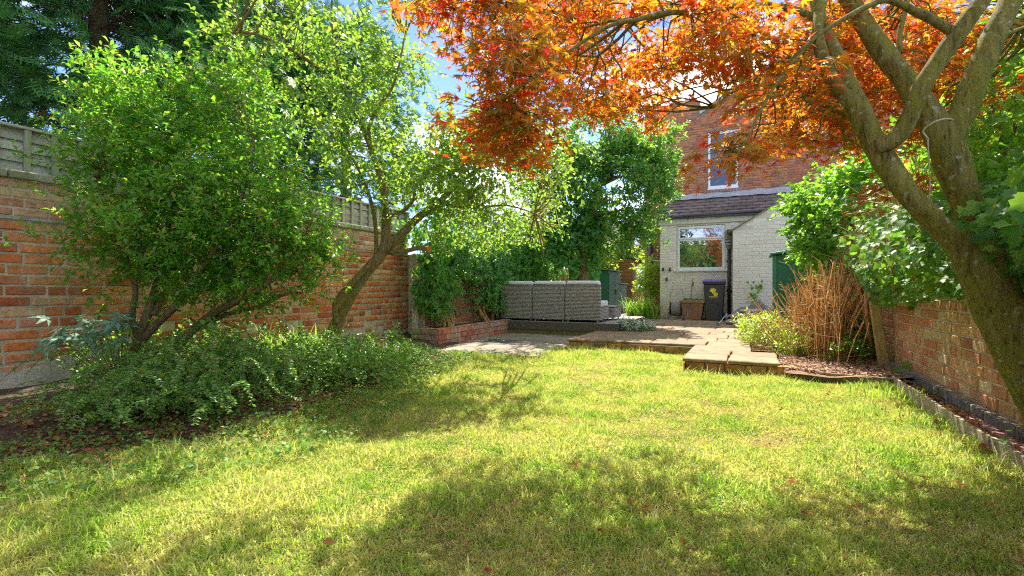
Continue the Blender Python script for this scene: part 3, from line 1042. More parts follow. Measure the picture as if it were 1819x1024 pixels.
# second wall behind the creeper, with trellis
XB = -5.4
wb = thing("brick_wall", "brick wall section under hanging green creeper behind the raised brick planter", "wall", (XB, 11, 0))
mb = MB(); mb.box(XL - 0.2, XB - 0.001, 7.605, 22, -0.1, 1.62)
mb.build("wall_core", M['mortar'], wb)
bricks(wb, (XB, 0, 0), math.pi / 2, lay(7.62, 17, 0.0, 1.62, 0.29, BH, 0.02, 'mixed', rr=rr), M['brick_left'], 0.012, 220, rr)
bricks(wb, (XL + .01, 7.62, 0), 0, lay(0, .35, 0.0, 1.62, 0.29, BH, 0.02, rr=rr), M['brick_left'], 0.012, 40, rr)
tr_ = thing("trellis", "pale diamond lattice trellis fixed to the brick wall behind the creeper", "trellis", (XB + .03, 9.0, .45))
for i in range(-6, 13):
    for sg in (-1, 1):
        y0 = 7.9 + i * 0.19
        pts = []
        ya, za, yb, zb = (y0, .45, y0 + 1.0, 1.45) if sg > 0 else (y0 + 1.0, .45, y0, 1.45)
        # clip to panel 7.9..10.1
        def cl(ya, za, yb, zb):
            lo, hi = 7.95, 10.1
            r_ = []
            for u in np.linspace(0, 1, 41):
                yy, zz = ya + (yb - ya) * u, za + (zb - za) * u
                if lo <= yy <= hi: r_.append((yy, zz))
            return r_
        r_ = cl(ya, za, yb, zb)
        if len(r_) > 3:
            x_ = XB + 0.022 + (0.008 if sg > 0 else 0)
            mb = MB(); mb.tube([(x_, *r_[0]), (x_, *r_[-1])], .011, 4)
            mb.build("lath", M['fence'], tr_)

pw = thing("wooden_post", "narrow grey wooden post against the left brick wall beside the planter", "post", (-5.32, 7.2, 0))
mb = MB(); mb.box(-5.36, -5.28, 7.17, 7.25, -0.02, 0.95)
mb.build("post_timber", M['fence'], pw, bevel=0.005)

# ------------------------------------------------------------------ raised planter
pl = thing("brick_planter", "low raised planter of red bricks beside the paving on the left", "planter", (-5.0, 8.5, 0))
mb = MB()
mb.box(-5.27, -4.75 - .001, 7.08, 7.18, -.05, .285); mb.box(-4.86, -4.751, 7.18, 9.84, -.05, .285)
mb.box(-5.39, -4.87, 7.19, 9.84, -.05, .22)
mb.build("planter_core", M['mortar_red'], pl)
for r in range(3):
    z0, z1 = r * 0.098 + .004, r * 0.098 + 0.09
    u = 0 if r % 2 else -0.12
    rects = []
    while u < 2.75:
        a, b_ = max(u, 0), min(u + 0.245, 2.75)
        if b_ - a > .04: rects.append((a + .007, b_ - .007, z0, z1))
        u += 0.245
    bricks(pl, (-4.75, 7.08, 0), math.pi / 2, rects, M['brick_planter'], .012, 300, rr)
    rects = [(a + .006, a + .12 if r == 1 else a + .16, z0, z1) for a in np.arange(0, .5, .13 if r == 1 else .17)]
    bricks(pl, (-5.27, 7.08, 0), 0, rects, M['brick_planter'], .012, 300, rr)
u = 7.08
i = 0
while u < 9.8:                                   # capping bricks
    mb = MB(); mb.box(-4.87, -4.735 + random.uniform(-.006, .006), u + .006, u + .22, .287 + random.uniform(0, .004), .303 + random.uniform(0, .012))
    mb.build("coping_brick", M['brick_planter'], pl, bevel=.008)
    u += .226
for k in range(2):
    mb = MB(); mb.box(-5.28 + k * .21, -5.08 + k * .2, 7.07, 7.19, .287, .304 + .006 * k)
    mb.build("coping_brick", M['brick_planter'], pl, bevel=.008)
mb = MB(); mb.box(-5.37, -4.88, 7.2, 9.82, .222, .262)
stuff(mb.build("planter_soil", M['soil'], pl))

# ------------------------------------------------------------------ paving
def slab_obj(name, x0, x1, y0, y1, z0, z1, mat, parent):
    j = lambda a=0.007: random.uniform(-a, a)
    cx, cy = (x0 + x1) / 2, (y0 + y1) / 2
    q = [(x0 + j(), y0 + j()), (cx, y0 + j(.012)), (x1 + j(), y0 + j()), (x1 + j(.012), cy), (x1 + j(), y1 + j()), (cx, y1 + j(.012)), (x0 + j(), y1 + j()), (x0 + j(.012), cy)]
    dz = random.uniform(-.003, .005)
    tl = [random.uniform(-.003, .003) for _ in range(8)]
    ins = [((x - cx) * (1 - .014 / max(abs(x1 - cx), .05)) + cx, (y - cy) * (1 - .014 / max(abs(y1 - cy), .05)) + cy) for x, y in q]
    mb = MB()
    v = [(x, y, z0) for x, y in q] + [(x, y, z1 - .009 + dz + tl[i]) for i, (x, y) in enumerate(q)] + [(x, y, z1 + dz + tl[i]) for i, (x, y) in enumerate(ins)] + [(cx, cy, z1 + dz)]
    f = [(i, (i + 1) % 8, 8 + (i + 1) % 8, 8 + i) for i in range(8)] + [(8 + i, 8 + (i + 1) % 8, 16 + (i + 1) % 8, 16 + i) for i in range(8)] + [(16 + i, 16 + (i + 1) % 8, 24) for i in range(8)]
    mb.add(v, f)
    return mb.build(name, mat, parent)


def pave(parent, x0, x1, y0, y1, z0, z1, mat, rows, keep, seed, wmin=.42, wmax=.95):
    rq = random.Random(seed)
    y = y0
    i = 0
    while y < y1 - .05:
        h = rows[i % len(rows)]
        i += 1
        ye = min(y + h, y1)
        x = x0
        while x < x1 - .05:
            wv_ = rq.uniform(wmin, wmax)
            xe = x + wv_
            if xe > x1 - .2: xe = x1
            if keep((x + xe) / 2, (y + ye) / 2):
                slab_obj("paving_slab", x + .008, xe - .008, y + .008, ye - .008, z0, z1, mat, parent)
            x = xe
        y = ye


pa = thing("patio", None, None, (-1.3, 10, 0))
pa["kind"] = "structure"
mb = MB()
mb.prism([(-2.74, 8.03), (-0.75, 7.92), (-.75, 7.4), (0.03, 7.4), (0.03, 14.8), (-2.29, 14.8), (-2.29, 11.42), (-1.92, 11.42), (-1.92, 9.92), (-2.29, 9.9), (-2.29, 9.6), (-2.74, 9.6)], -.05, .104)
mb.box(-.70, .295, 6.44, 7.392, -.05, .104)
mb.build("patio_base", M['joint'], pa)
KEEP = lambda x, y: not (x < -1.92 and 9.9 < y < 11.4) and not (x < -2.28 and y > 9.6)
pave(pa, -2.77, 0.04, 8.0, 8.62, .105, .14, M['slab'], [.62], KEEP, 1)
pave(pa, -2.77, 0.04, 8.62, 9.9, .105, .14, M['slab'], [.55, .73], KEEP, 2)
pave(pa, -1.92, 0.04, 9.9, 11.4, .105, .14, M['slab'], [.5, .45, .55], KEEP, 3)
pave(pa, -2.28, 0.04, 11.4, 14.78, .105, .14, M['slab'], [.6, .45, .7, .5, .6], KEEP, 4)
pave(pa, -.74, .33, 6.40, 7.45, .105, .142, M['slab'], [.55, .5], lambda x, y: True, 5, .45, .56)
pave(pa, -.74, .04, 7.45, 8.0, .105, .14, M['slab'], [.55], lambda x, y: True, 6)
# brick risers
bricks(pa, (-2.74, 8.028, 0), -.052, [(u + .006, u + .215, .006, .096) for u in np.arange(0, 1.9, .225)], M['brick_step'], .012, 300, rr)
bricks(pa, (-.70, 6.438, 0), 0, [(u + .006, u + .215, .006, .098) for u in np.arange(0, .95, .225)], M['brick_step'], .014, 300, rr)
bricks(pa, (-2.742, 9.6, 0), -math.pi / 2, [(u + .006, u + .215, .006, .096) for u in np.arange(0, 1.5, .225)], M['brick_step'], .010, 300, rr)
bricks(pa, (-.703, 7.9, 0), -math.pi / 2, [(u + .006, u + .215, .006, .096) for u in np.arange(0, 1.4, .225)], M['brick_step'], .010, 300, rr)
mb = MB(); mb.box(.30, .52, 6.36, 6.47, -.02, .115)
mb.build("brick", M['brick_step'], pa, bevel=.008)

lp = thing("lower_paving", None, None, (-3.8, 8, 0))
lp["kind"] = "structure"
mb = MB(); mb.prism([(-4.735, 6.75), (-4.1, 6.52), (-3.4, 6.55), (-2.9, 7.0), (-2.76, 7.7), (-2.76, 9.84), (-4.735, 9.84)], -.06, .004)
mb.build("paving_bed", M['joint'], lp)
pave(lp, -4.73, -2.77, 6.6, 9.84, .004, .024, M['slab_low'], [.6, .45, .62, .5], lambda x, y: not (x > -3.0 and y < 7.2) , 9)
mc = thing("manhole_cover", "grey rectangular metal drain cover set in the lower paving", "manhole cover", (-4.15, 8.2, .02))
a_, b__ = at(862, 608, 1), None
mb = MB(); mb.box(-4.42, -3.85, 7.95, 8.42, .02, .032)
mb.build("cover_frame", M['manhole'], mc, bevel=.003)
mb = MB()
for i in range(7):
    for j in range(6):
        x_, y_ = -4.40 + i * .078, 7.97 + j * .074
        mb.box(x_, x_ + .055, y_, y_ + .05, .0322, .037)
mb.build("tread_plate", M['manhole'], mc)

# path beside the house
mb = MB()
mb.add([(-5.35, 12.55, .13), (-2.29, 12.55, .13), (-2.29, 25, .16), (-5.35, 25, .20)], [(0, 1, 2, 3)])
pth = struct(mb.build("path", M['slab_low']))
mb = MB()
mb.add([(-5.35, 11.3, .05), (-1.9, 11.3, .05), (-1.9, 12.54, .127), (-5.35, 12.54, .127)], [(0, 1, 2, 3)])

# ------------------------------------------------------------------ deck
dk = thing("deck", "low grey timber deck platform with dark front board carrying the sofa", "deck", (-3.6, 11, 0))
for i in range(19):
    y0 = 9.80 + i * .146
    mb = MB(); mb.box(-5.33, -2.36, y0, y0 + .139, .262, .29)
    mb.build("deck_board", M['deck'], dk, bevel=.003)
mb = MB(); mb.box(-4.74, -2.35, 9.775, 9.797, .115, .288)
mb.build("fascia_board", M['fascia'], dk, bevel=.003)
mb = MB()
for i in range(46):
    x_ = -4.7 + i * .051
    mb.add([(x_, 9.7748, .12), (x_ + .016, 9.7748, .12), (x_ + .046, 9.7748, .283), (x_ + .030, 9.7748, .283), (x_, 9.769, .12), (x_ + .016, 9.769, .12), (x_ + .046, 9.769, .283), (x_ + .030, 9.769, .283)],
           [(4, 5, 6, 7), (0, 1, 5, 4), (1, 2, 6, 5), (3, 0, 4, 7), (2, 3, 7, 6)])
mb.build("grip_strips", simple("fascia_ridges", (0.16, 0.13, 0.06), (0.11, 0.10, 0.06), 0.7), dk)
mb = MB(); mb.box(-4.74, -2.78, 9.79, 9.86, .0, .112)
mb.build("sleeper", M['sleeper'], dk, bevel=.006)
mb = MB(); mb.box(-2.355, -2.335, 9.78, 12.5, .11, .288)
mb.build("fascia_board", M['fascia'], dk, bevel=.003)

# ------------------------------------------------------------------ sofa
def weave_panel(mb, p0, eu, ev, en, nu, nv, amp=.005):
    """displaced grid imitating woven strands"""
    p0, eu, ev, en = map(np.array, (p0, eu, ev, en))
    i, j = np.meshgrid(np.arange(nu + 1), np.arange(nv + 1))
    ph = (i % 2) * 1.0
    h = amp * np.where(((i + (j // 2)) % 2) == 0, 1, -0.6) * np.where(j % 2, 1.0, 0.1)
    V = p0 + eu * (i / nu)[..., None] + ev * (j / nv)[..., None] + en * h[..., None]
    a = (np.arange(nv)[:, None] * (nu + 1) + np.arange(nu)[None]).ravel()
    mb.add([tuple(v) for v in V.reshape(-1, 3)], [(int(k), int(k + 1), int(k + nu + 2), int(k + nu + 1)) for k in a])


def sofa_module(x0, x1, label, side=False):
    t_ = thing("sofa_module", label, "sofa", ((x0 + x1) / 2, 10.2, .29), "modules of the grey rattan corner sofa on the deck")
    zb, zt, zs = .345, 1.075, .60
    y0, yb, y1 = 9.86, 9.99, 10.62
    mb = MB(); mb.box(x0 + .004, x1 - .004, y0, yb, zb, zt); mb.box(x0 + .004, x1 - .004, yb, y1, zb, zs)
    mb.build("frame", M['rattan'], t_, bevel=.012)
    mb = MB()
    weave_panel(mb, (x0 + .006, y0 - .004, zb + .004), (x1 - x0 - .012, 0, 0), (0, 0, zt - zb - .01), (0, -1, 0), 36, 44)
    mb.build("back_weave", M['rattan'], t_)
    if side:
        mb = MB()
        weave_panel(mb, (x1 + .001, y0, zb), (0, yb - y0, 0), (0, 0, zt - zb), (1, 0, 0), 7, 44, .004)
        weave_panel(mb, (x1 + .001, yb, zb), (0, y1 - yb, 0), (0, 0, zs - zb), (1, 0, 0), 34, 15, .004)
        mb.build("side_weave", M['rattan'], t_)
    mb = MB(); mb.tube([(x0 + .01, y0 + .0, zt + .002), (x1 - .01, y0 + .0, zt + .002)], .014, 8)
    mb.build("top_roll", M['rattan'], t_, smooth=True)
    mb = MB(); mb.box(x0 + .01, x1 - .012, yb + .002, y1 + .02, zs + .002, zs + .13)
    mb.build("seat_cushion", M['cushion'], t_, smooth=False, bevel=.03)
    mb = MB()
    mb.add([(x0 + .012, yb - .09, zt - .0), (x1 - .014, yb - .09, zt), (x1 - .014, yb + .10, zt - .35), (x0 + .012, yb + .10, zt - .35), (x0 + .02, yb - .07, zt + .085), (x1 - .02, yb - .07, zt + .08), (x1 - .014, yb + .06, zt + .045), (x0 + .012, yb + .06, zt + .05)],
           [(0, 3, 2, 1), (4, 5, 6, 7), (0, 1, 5, 4), (1, 2, 6, 5), (2, 3, 7, 6), (3, 0, 4, 7)])
    mb.build("back_cushion", M['cushion'], t_, bevel=.025)
    for (x_, y_) in ((x0 + .05, y0 + .05), (x1 - .05, y0 + .05), (x0 + .05, y1 - .06), (x1 - .05, y1 - .06)):
        mb = MB(); mb.box(x_ - .018, x_ + .018, y_ - .018, y_ + .018, .291, .346)
        mb.build("leg", M['metal'], t_)


sofa_module(-4.96, -4.205, "left module of the grey woven sofa, its end under the hanging creeper")
sofa_module(-4.195, -3.465, "middle module of the grey woven sofa seen from behind")
sofa_module(-3.455, -2.725, "right module of the grey woven sofa with its open side showing a white seat cushion", True)
ft = thing("footstool", "low grey woven footstool beyond the right end of the sofa", "footstool", (-3.0, 11.05, .29))
mb = MB(); mb.box(-3.45, -2.63, 10.75, 11.35, .345, .58)
mb.build("frame", M['rattan'], ft, bevel=.01)
mb = MB(); mb.box(-3.46, -2.62, 10.74, 11.36, .583, .60)
mb.build("stool_top", M['deck'], ft, bevel=.005)
for (x_, y_) in ((-3.4, 10.8), (-2.68, 10.8), (-3.4, 11.3), (-2.68, 11.3)):
    mb = MB(); mb.box(x_ - .015, x_ + .015, y_ - .015, y_ + .015, .291, .346)
    mb.build("leg", M['metal'], ft)

# ------------------------------------------------------------------ right wall
XR = 1.56
wr = thing("brick_wall", "weathered red and buff brick garden wall on the right behind the maple trunk", "wall", (XR, 5, 0))
mb = MB(); mb.box(XR + .001, XR + .22, -2, 11.8, -.1, 1.38)
mb.build("wall_core", M['mortar'], wr)
bricks(wr, (XR, 11.8, 0), -math.pi / 2, lay(0, 13.8, .14, 1.38, .235, .0945, .016, 'garden', rr=rr), M['brick_right'], .011, 260, rr)
mb = MB(); mb.box(1.503, XR, -2, 7.6, -.1, .135)
mb.build("plinth_core", M['mortar_red'], wr)
rc = [(u + .006, u + .225, .055, .137) for u in np.arange(0, 9.4, .232)]
bricks(wr, (1.502, 7.6, 0), -math.pi / 2, rc, M['brick_blue'], .010, 40, rr)
for i in range(14):
    y1_ = 4.75 - i * .236
    if y1_ < 1.8: break
    mb = MB(); mb.box(1.43 + random.uniform(-.004, .004), 1.490, y1_ - .226, y1_, -.05, .072 + random.uniform(-.004, .006))
    mb.build("brick", M['brick_purple'], wr, bevel=.008)

def board(name, label, x0, y0, x1, y1, h, th=.022, lab=True):
    t_ = thing(name, label, "edging board", ((x0 + x1) / 2, (y0 + y1) / 2, 0))
    d = Vector((x1 - x0, y1 - y0, 0)); ln = d.length; d.normalize()
    n_ = Vector((d.y, -d.x, 0)) * th
    mb = MB()
    k = 14
    for i in range(k):
        a = Vector((x0, y0, 0)) + d * (ln * i / k); b_ = Vector((x0, y0, 0)) + d * (ln * (i + 1) / k)
        ha = h + .003 * math.sin(i * 1.9); hb = h + .003 * math.sin((i + 1) * 1.9)
        mb.add([tuple(a) [:2] + (-.05,), tuple(b_)[:2] + (-.05,), tuple(b_ + n_)[:2] + (-.05,), tuple(a + n_)[:2] + (-.05,), tuple(a)[:2] + (ha,), tuple(b_)[:2] + (hb,), tuple(b_ + n_)[:2] + (hb,), tuple(a + n_)[:2] + (ha,)],
               [(0, 4, 5, 1), (2, 6, 7, 3), (4, 7, 6, 5)] + ([(0, 3, 7, 4)] if i == 0 else []) + ([(1, 5, 6, 2)] if i == k - 1 else []))
    mb.build("timber", M['edging'], t_)
    return t_


board("edging_board", "near timber edging board at the foot of the right brick wall", 1.345, 3.96, 1.345, .6, .10)
board("edging_board", "far timber edging board at the foot of the right brick wall, ending by the post", 1.350, 6.3, 1.335, 3.97, .098)
board("edging_board", "short timber edging board between the lawn and the bark chip bed", .525, 6.385, 1.30, 6.22, .085)

po = thing("wooden_post", "leaning yellowish timber post under the ivy at the corner of the right bed", "post", (1.43, 7.2, .05))
mb = MB()
b0, b1 = Vector((1.46, 7.22, .02)), Vector((1.27, 7.4, 1.75))
mb.add([(b0 + Vector(q)) [:] for q in ((-.05, -.045, 0), (.05, -.045, 0), (.05, .045, 0), (-.05, .045, 0))] + [(b1 + Vector(q))[:] for q in ((-.045, -.045, 0), (.05, -.045, 0), (.05, .045, 0), (-.045, .045, 0))],
       [(0, 3, 2, 1), (4, 5, 6, 7), (0, 1, 5, 4), (1, 2, 6, 5), (2, 3, 7, 6), (3, 0, 4, 7)])
mb.build("post_timber", M['post'], po, bevel=.006)

# ------------------------------------------------------------------ house
ho = thing("brick_house", "red brick house at the end of the garden with a low white painted kitchen extension", "house", (-1, 16.3, .1))
YH = 16.3
prof = [(-3.0, -.1), (7.0, -.1), (7.0, 6.8), (5.2, 8.05), (2.6, 8.62), (-1.35, 6.35), (-1.35, 6.77), (-3.0, 6.77)]
mb = MB(); mb.prism_y([(x, z) for x, z in [(-3.0, -.1), (7.0, -.1), (7.0, 6.4), (2.6, 8.62), (-1.35, 6.35), (-1.35, 6.77), (-3.0, 6.77)]], YH + .09, YH + 6)
mb.build("brick_shell", M['mortar_red'], ho)
WU = (-1.13, -.26, 3.98, 5.76)
# skin in front of the shell, with the window opening
mb = MB()
mb.prism_y([(-3.0, -.1), (WU[0], -.1), (WU[0], 6.476), (-1.35, 6.35), (-1.35, 6.77), (-3.0, 6.77)], YH, YH + .09)
mb.prism_y([(WU[0], -.1), (WU[1], -.1), (WU[1], WU[2]), (WU[0], WU[2])], YH, YH + .09)
mb.prism_y([(WU[0], WU[3]), (WU[1], WU[3]), (WU[1], 6.976), (WU[0], 6.476)], YH, YH + .09)
mb.prism_y([(WU[1], -.1), (7.0, -.1), (7.0, 6.4), (2.6, 8.62), (WU[1], 6.976)], YH, YH + .09)
mb.build("wall_skin", M['mortar_red'], ho)


def gable(p, q, z0, z1):
    if q < -1.35: return z1 < 6.78
    lim = 6.35 + (min(p, q) + 1.35) * .575 if p < 2.6 else 8.62 - (q - 2.6) * .505
    return z1 < lim


rects = [(a, b_, c_, d_) for (a, b_, c_, d_) in lay(-3.0, 5.5, 0.1, 8.6, .225, .075, .012, 'mixed', holes=[(WU[0] - .0, WU[1], WU[2] - .07, WU[3]), (-2.3, 1.3, -1, 3.9)], keep=gable, rr=rr)]
px, py, tt = pix(np.array([(a, YH, c_) for a, b_, c_, d_ in rects]))
vis = [(1185 < x_ < 1500 and y_ > 180) for x_, y_ in zip(px, py)]
bricks(ho, (0, YH, 0), 0, [r_ for r_, v in zip(rects, vis) if v], M['brick_house'], .006, 300, rr)
bricks(ho, (0, YH, 0), 0, [r_ for r_, v in zip(rects, vis) if not v], M['brick_house'], .006, 0, rr)
mb = MB()
mb.add([(-1.35, YH - .06, 6.33), (2.6, YH - .06, 8.60), (2.6, YH - .06, 8.70), (-1.35, YH - .06, 6.43), (-1.35, YH + .3, 6.33), (2.6, YH + .3, 8.60), (2.6, YH + .3, 8.70), (-1.35, YH + .3, 6.43)],
       [(0, 1, 2, 3), (3, 2, 6, 7), (0, 4, 5, 1), (0, 3, 7, 4)])
mb.build("verge", M['bluecap'], ho)
mb = MB()
mb.add([(-1.35, YH + .3, 6.42), (2.6, YH + .3, 8.69), (2.6, YH + 6, 8.69), (-1.35, YH + 6, 6.42), (7.1, YH + .3, 6.42), (7.1, YH + 6, 6.42)], [(0, 1, 2, 3), (1, 4, 5, 2)])
mb.build("main_roof", M['tile'], ho)
for k, x_ in enumerate((-2.2, -1.78)):
    mb = MB(); mb.box(x_, x_ + .36, YH - .02, YH + .4, 6.772, 6.83 + .05 * k)
    mb.build("parapet_cap", M['bluecap'], ho, bevel=.01)


def window(parent, x0, x1, z0, z1, y, trans, fr=.055, top_open=True):
    """upvc window, front plane at y, transom height"""
    w_ = MB()
    d = .07
    w_.box(x0, x0 + fr, y, y + d, z0, z1); w_.box(x1 - fr, x1, y, y + d, z0, z1)
    w_.box(x0 + fr, x1 - fr, y, y + d, z0, z0 + fr); w_.box(x0 + fr, x1 - fr, y, y + d, z1 - fr, z1)
    w_.box(x0 + fr, x1 - fr, y, y + d, trans - fr / 2, trans + fr / 2)
    f_ = w_.build("window", M['upvc'], parent, bevel=.006)
    s_ = MB()
    g = .045
    xa, xb, za, zb = x0 + fr * .55, x1 - fr * .55, trans + fr * .2, z1 - fr * .5
    s_.box(xa, xa + g, y - .022, y - .001, za, zb); s_.box(xb - g, xb, y - .022, y - .001, za, zb)
    s_.box(xa + g, xb - g, y - .022, y - .001, za, za + g); s_.box(xa + g, xb - g, y - .022, y - .001, zb - g, zb)
    s_.build("casement", M['upvc'], f_, bevel=.005)
    p_ = MB(); p_.box(x0 + fr, x1 - fr, y + .025, y + .035, z0 + fr, trans - fr / 2)
    p_.build("pane", M['glass'], f_)
    p_ = MB(); p_.box(x0 + fr, x1 - fr, y + .020, y + .030, trans + fr / 2, z1 - fr)
    p_.build("pane", M['glass'], f_)
    return f_


G_KEEP = M['glass']
M['glass'] = M['glass_up']
window(ho, WU[0] + .01, WU[1] - .01, WU[2] + .06, WU[3] - .01, YH + .03, 5.28, .07)
M['glass'] = G_KEEP
for i in range(12):
    x_ = -1.24 + i * .09
    mb = MB(); mb.box(x_ + .004, x_ + .086, YH - .045, YH + .08, 3.90, 3.99)
    mb.build("sill_brick", M['brick_purple'], ho, bevel=.006)
mb = MB(); mb.box(WU[0], WU[1], YH + .01, YH + .088, 3.991, 4.035)
mb.build("window_sill", M['upvc'], ho)

# kitchen extension
YK = 14.8
KX0, KX1 = -2.30, .55
KW = (-1.84, -.57, 1.50, 2.75)
mb = MB()
mb.box(KX0, KW[0], YK, YH - .01, -.05, 2.95); mb.box(KW[1], KX1, YK, YH - .01, -.05, 2.95)
mb.box(KW[0], KW[1], YK, YH - .01, -.05, KW[2]); mb.box(KW[0], KW[1], YK, YH - .01, KW[3], 2.95)
mb.box(KW[0], KW[1], YK + .25, YH - .01, KW[2], KW[3])
mb.build("kitchen_wall", M['mortar_white'], ho)
bricks(ho, (0, YK, 0), 0, lay(KX0, -.2, .14, 2.79, .23, .0757, .010, holes=[KW, (-.42, -.14, 2.60, 2.72)], rr=rr), M['brick_white'], .004, 290, rr)
mb = MB(); mb.box(KX0 - .03, .4, YK - .05, YK - .0001, 2.80, 2.96)
mb.build("fascia", M['upvc'] if False else simple("cream_fascia", (0.66, 0.62, 0.50), (0.60, 0.56, 0.44), 0.6), ho, bevel=.008)
mb = MB(); mb.tube([(KX0 - .1, YK - .10, 3.0), (.45, YK - .10, 3.03)], .05, 10)
mb.build("gutter", M['black'], ho, smooth=True)
for x_ in (-1.55, -.75):
    mb = MB(); mb.box(x_, x_ + .03, YK - .16, YK - .05, 2.93, 3.03)
    mb.build("gutter_bracket", M['black'], ho)
# vent grille
mb = MB()
for i in range(7):
    mb.box(-.40 + i * .036, -.385 + i * .036, YK - .008, YK + .01, 2.60, 2.72)
for j in range(5):
    mb.box(-.41, -.15, YK - .012, YK - .009, 2.60 + j * .027, 2.61 + j * .027)
mb.build("air_vent", M['upvc'], ho)
window(ho, KW[0] + .01, KW[1] - .01, KW[2] + .01, KW[3] - .01, YK + .02, 2.36, .07)
mb = MB(); mb.box(KW[0] - .09, KW[1] + .09, YK - .075, YK + .015, KW[2] - .035, KW[2] + .008)
mb.build("window_sill", M['upvc'], ho, bevel=.008)
# roof tiles
zr0, zr1, y0r, y1r = 3.04, 3.80, YK - .14, YH - .005
sl = math.atan2(zr1 - zr0, y1r - y0r)
mb = MB()
mb.add([(KX0 - .08, y0r, zr0 - .05), (1.2, y0r, zr0 - .05), (1.2, y1r, zr1 - .05), (KX0 - .08, y1r, zr1 - .05), (KX0 - .08, y0r, zr0 - .09), (1.2, y0r, zr0 - .09), (1.2, y1r, zr1 - .15), (KX0 - .08, y1r, zr1 - .15)],
       [(0, 1, 2, 3), (7, 6, 5, 4), (0, 4, 5, 1), (0, 3, 7, 4), (2, 1, 5, 6)])
mb.build("roof_deck", M['black'], ho)
mbt = MB()
mbt.add([(0, 0, 0), (.15, 0, .014), (.305, 0, 0), (.305, .34, 0), (.15, .34, .014), (0, .34, 0), (0, 0, -.045), (.15, 0, -.03), (.305, 0, -.045)],
        [(0, 1, 4, 5), (1, 2, 3, 4), (6, 7, 1, 0), (7, 8, 2, 1), (6, 0, 5), (8, 3, 2)])
tme = None
NR = 6
for r in range(NR):
    for k in range(12):
        x_ = KX0 - .1 + k * .315 + (.15 if r % 2 else 0)
        if x_ > 1.2: continue
        if tme is None:
            o = mbt.build("roof_tile", M['tile'], ho); tme = o.data
            o.matrix_parent_inverse = Matrix.Identity(4)
        else:
            o = bpy.data.objects.new("roof_tile", tme); C.objects.link(o); o.parent = ho
        u = r / NR
        o.location = (x_ - ho.location.x, y0r + (y1r - y0r) * u - ho.location.y, zr0 + (zr1 - zr0) * u - .0 - ho.location.z)
        o.rotation_euler = (sl - .10 + random.uniform(-.01, .01), 0, random.uniform(-.01, .01))
mb = MB()
xs = np.linspace(KX0 + .1, 1.1, 22)
v = []
for i, x_ in enumerate(xs):
    q = .02 * math.sin(i * 1.7)
    v += [(x_, YH - .30, 3.70 + q * .4), (x_, YH - .10, 3.83 + q * .3), (x_, YH - .012, 3.91 + q)]
mb.add(v, [(3 * i + k, 3 * i + 3 + k, 3 * i + 4 + k, 3 * i + 1 + k) for i in range(len(xs) - 1) for k in (0, 1)])
mb.build("lead_flashing", M['lead'], ho, smooth=True)
mb = MB(); mb.box(KX0, -.36, YK - .012, YK - .006, .0, .30)
for (px_, py_) in ((1178, 478), (1190, 478), (1184, 495.5)):
    q = at(px_, py_, 14.0); q = q * 1.0
    d = q - CAM; k = (YK - .03) / d[1]; q = CAM + d * k
    mb = MB(); mb.tube([(q[0], YK - .05, q[2] + .03), (q[0], YK - .05, q[2] - .07)], .028, 8); mb.box(q[0] - .012, q[0] + .012, YK - .04, YK, q[2] - .03, q[2] + .01)
    mb.build("wall_hook", M['black'], ho)

# downpipes
mb = MB()
xd = -.47
mb.tube([(xd, YK - .07, .14), (xd, YK - .07, 2.1)], .045, 10)
mb.build("downpipe", M['black'], ho, smooth=True)
for z_ in (.9, 1.7):
    mb = MB(); mb.box(xd - .07, xd + .07, YK - .06, YK - .003, z_, z_ + .05)
    mb.build("pipe_clip", M['black'], ho)
mb = MB(); mb.tube([(xd, YK - .08, 2.05), (xd + .01, YK - .09, 2.22)], [.06, .10], 10); mb.tube([(xd + .01, YK - .09, 2.22), (xd + .02, YK - .2, 2.36), (xd + .03, YK - .4, 2.46)], [.10, .11, .12], 10, wob=.12)
mb.build("hopper", simple("weathered_cream_hopper", (.30, .28, .2), (.16, .14, .1), .8), ho, smooth=True)
for i in range(5):
    mb = MB(); mb.tube([(xd + .0, YK - .22 - .0 * i, 2.50 - i * .075), (xd + .0, YK - .22, 2.462 - i * .075)], [.135 - i * .012, .12 - i * .012], 12)
    mb.build("gutter_ring", M['lead'], ho)
q = at(1158, 460, 15.4)
mb = MB(); mb.tube([(-2.82, YH - .08, .2), (-2.82, YH - .08, 2.75)], .055, 10); mb.tube([(-2.82, YH - .08, 2.62), (-3.02, YH - .08, 2.72), (-3.2, YH - .08, 2.72)], .045, 8)
mb.build("downpipe", M['black'], ho, smooth=True)
mb = MB(); mb.box(-2.80, -2.32, YH - .09, YH - .07, 1.86, 1.88)
mb.build("overflow_pipe", M['upvc'], ho)
mb = MB(); mb.box(KX0, -.36, YK - .020, YK - .0001, .105, .135)

# painted gable outbuilding
YG = 13.9
gb = thing("painted_brick_outbuilding", "white painted brick gable end with a sloping tiled edge right of the kitchen window", "outbuilding", (.6, YG, .1))
GP = [(-.36, -.05), (1.75, -.05), (1.75, 3.75), (-.36, 2.47)]
mb = MB(); mb.prism_y(GP, YG, YG + .88)
mb.build("gable_core", M['mortar_white'], gb)
bricks(gb, (0, YG, 0), 0, lay(-.36, 1.75, .14, 3.8, .31, .093, .009, keep=lambda p, q, a, b_: b_ < 2.47 + (p + .36) * .607 - .0, rr=rr), M['brick_white'], .005, 300, rr)
mb = MB()
vx = np.linspace(-.46, 1.8, 24)
v = []
for i, x_ in enumerate(vx):
    z_ = 2.47 + (x_ + .36) * .607 + .006 * math.sin(i * 2.3)
    v += [(x_, YG - .05, z_), (x_, YG - .05, z_ + .035), (x_, YG + .9, z_ + .035), (x_, YG + .9, z_)]
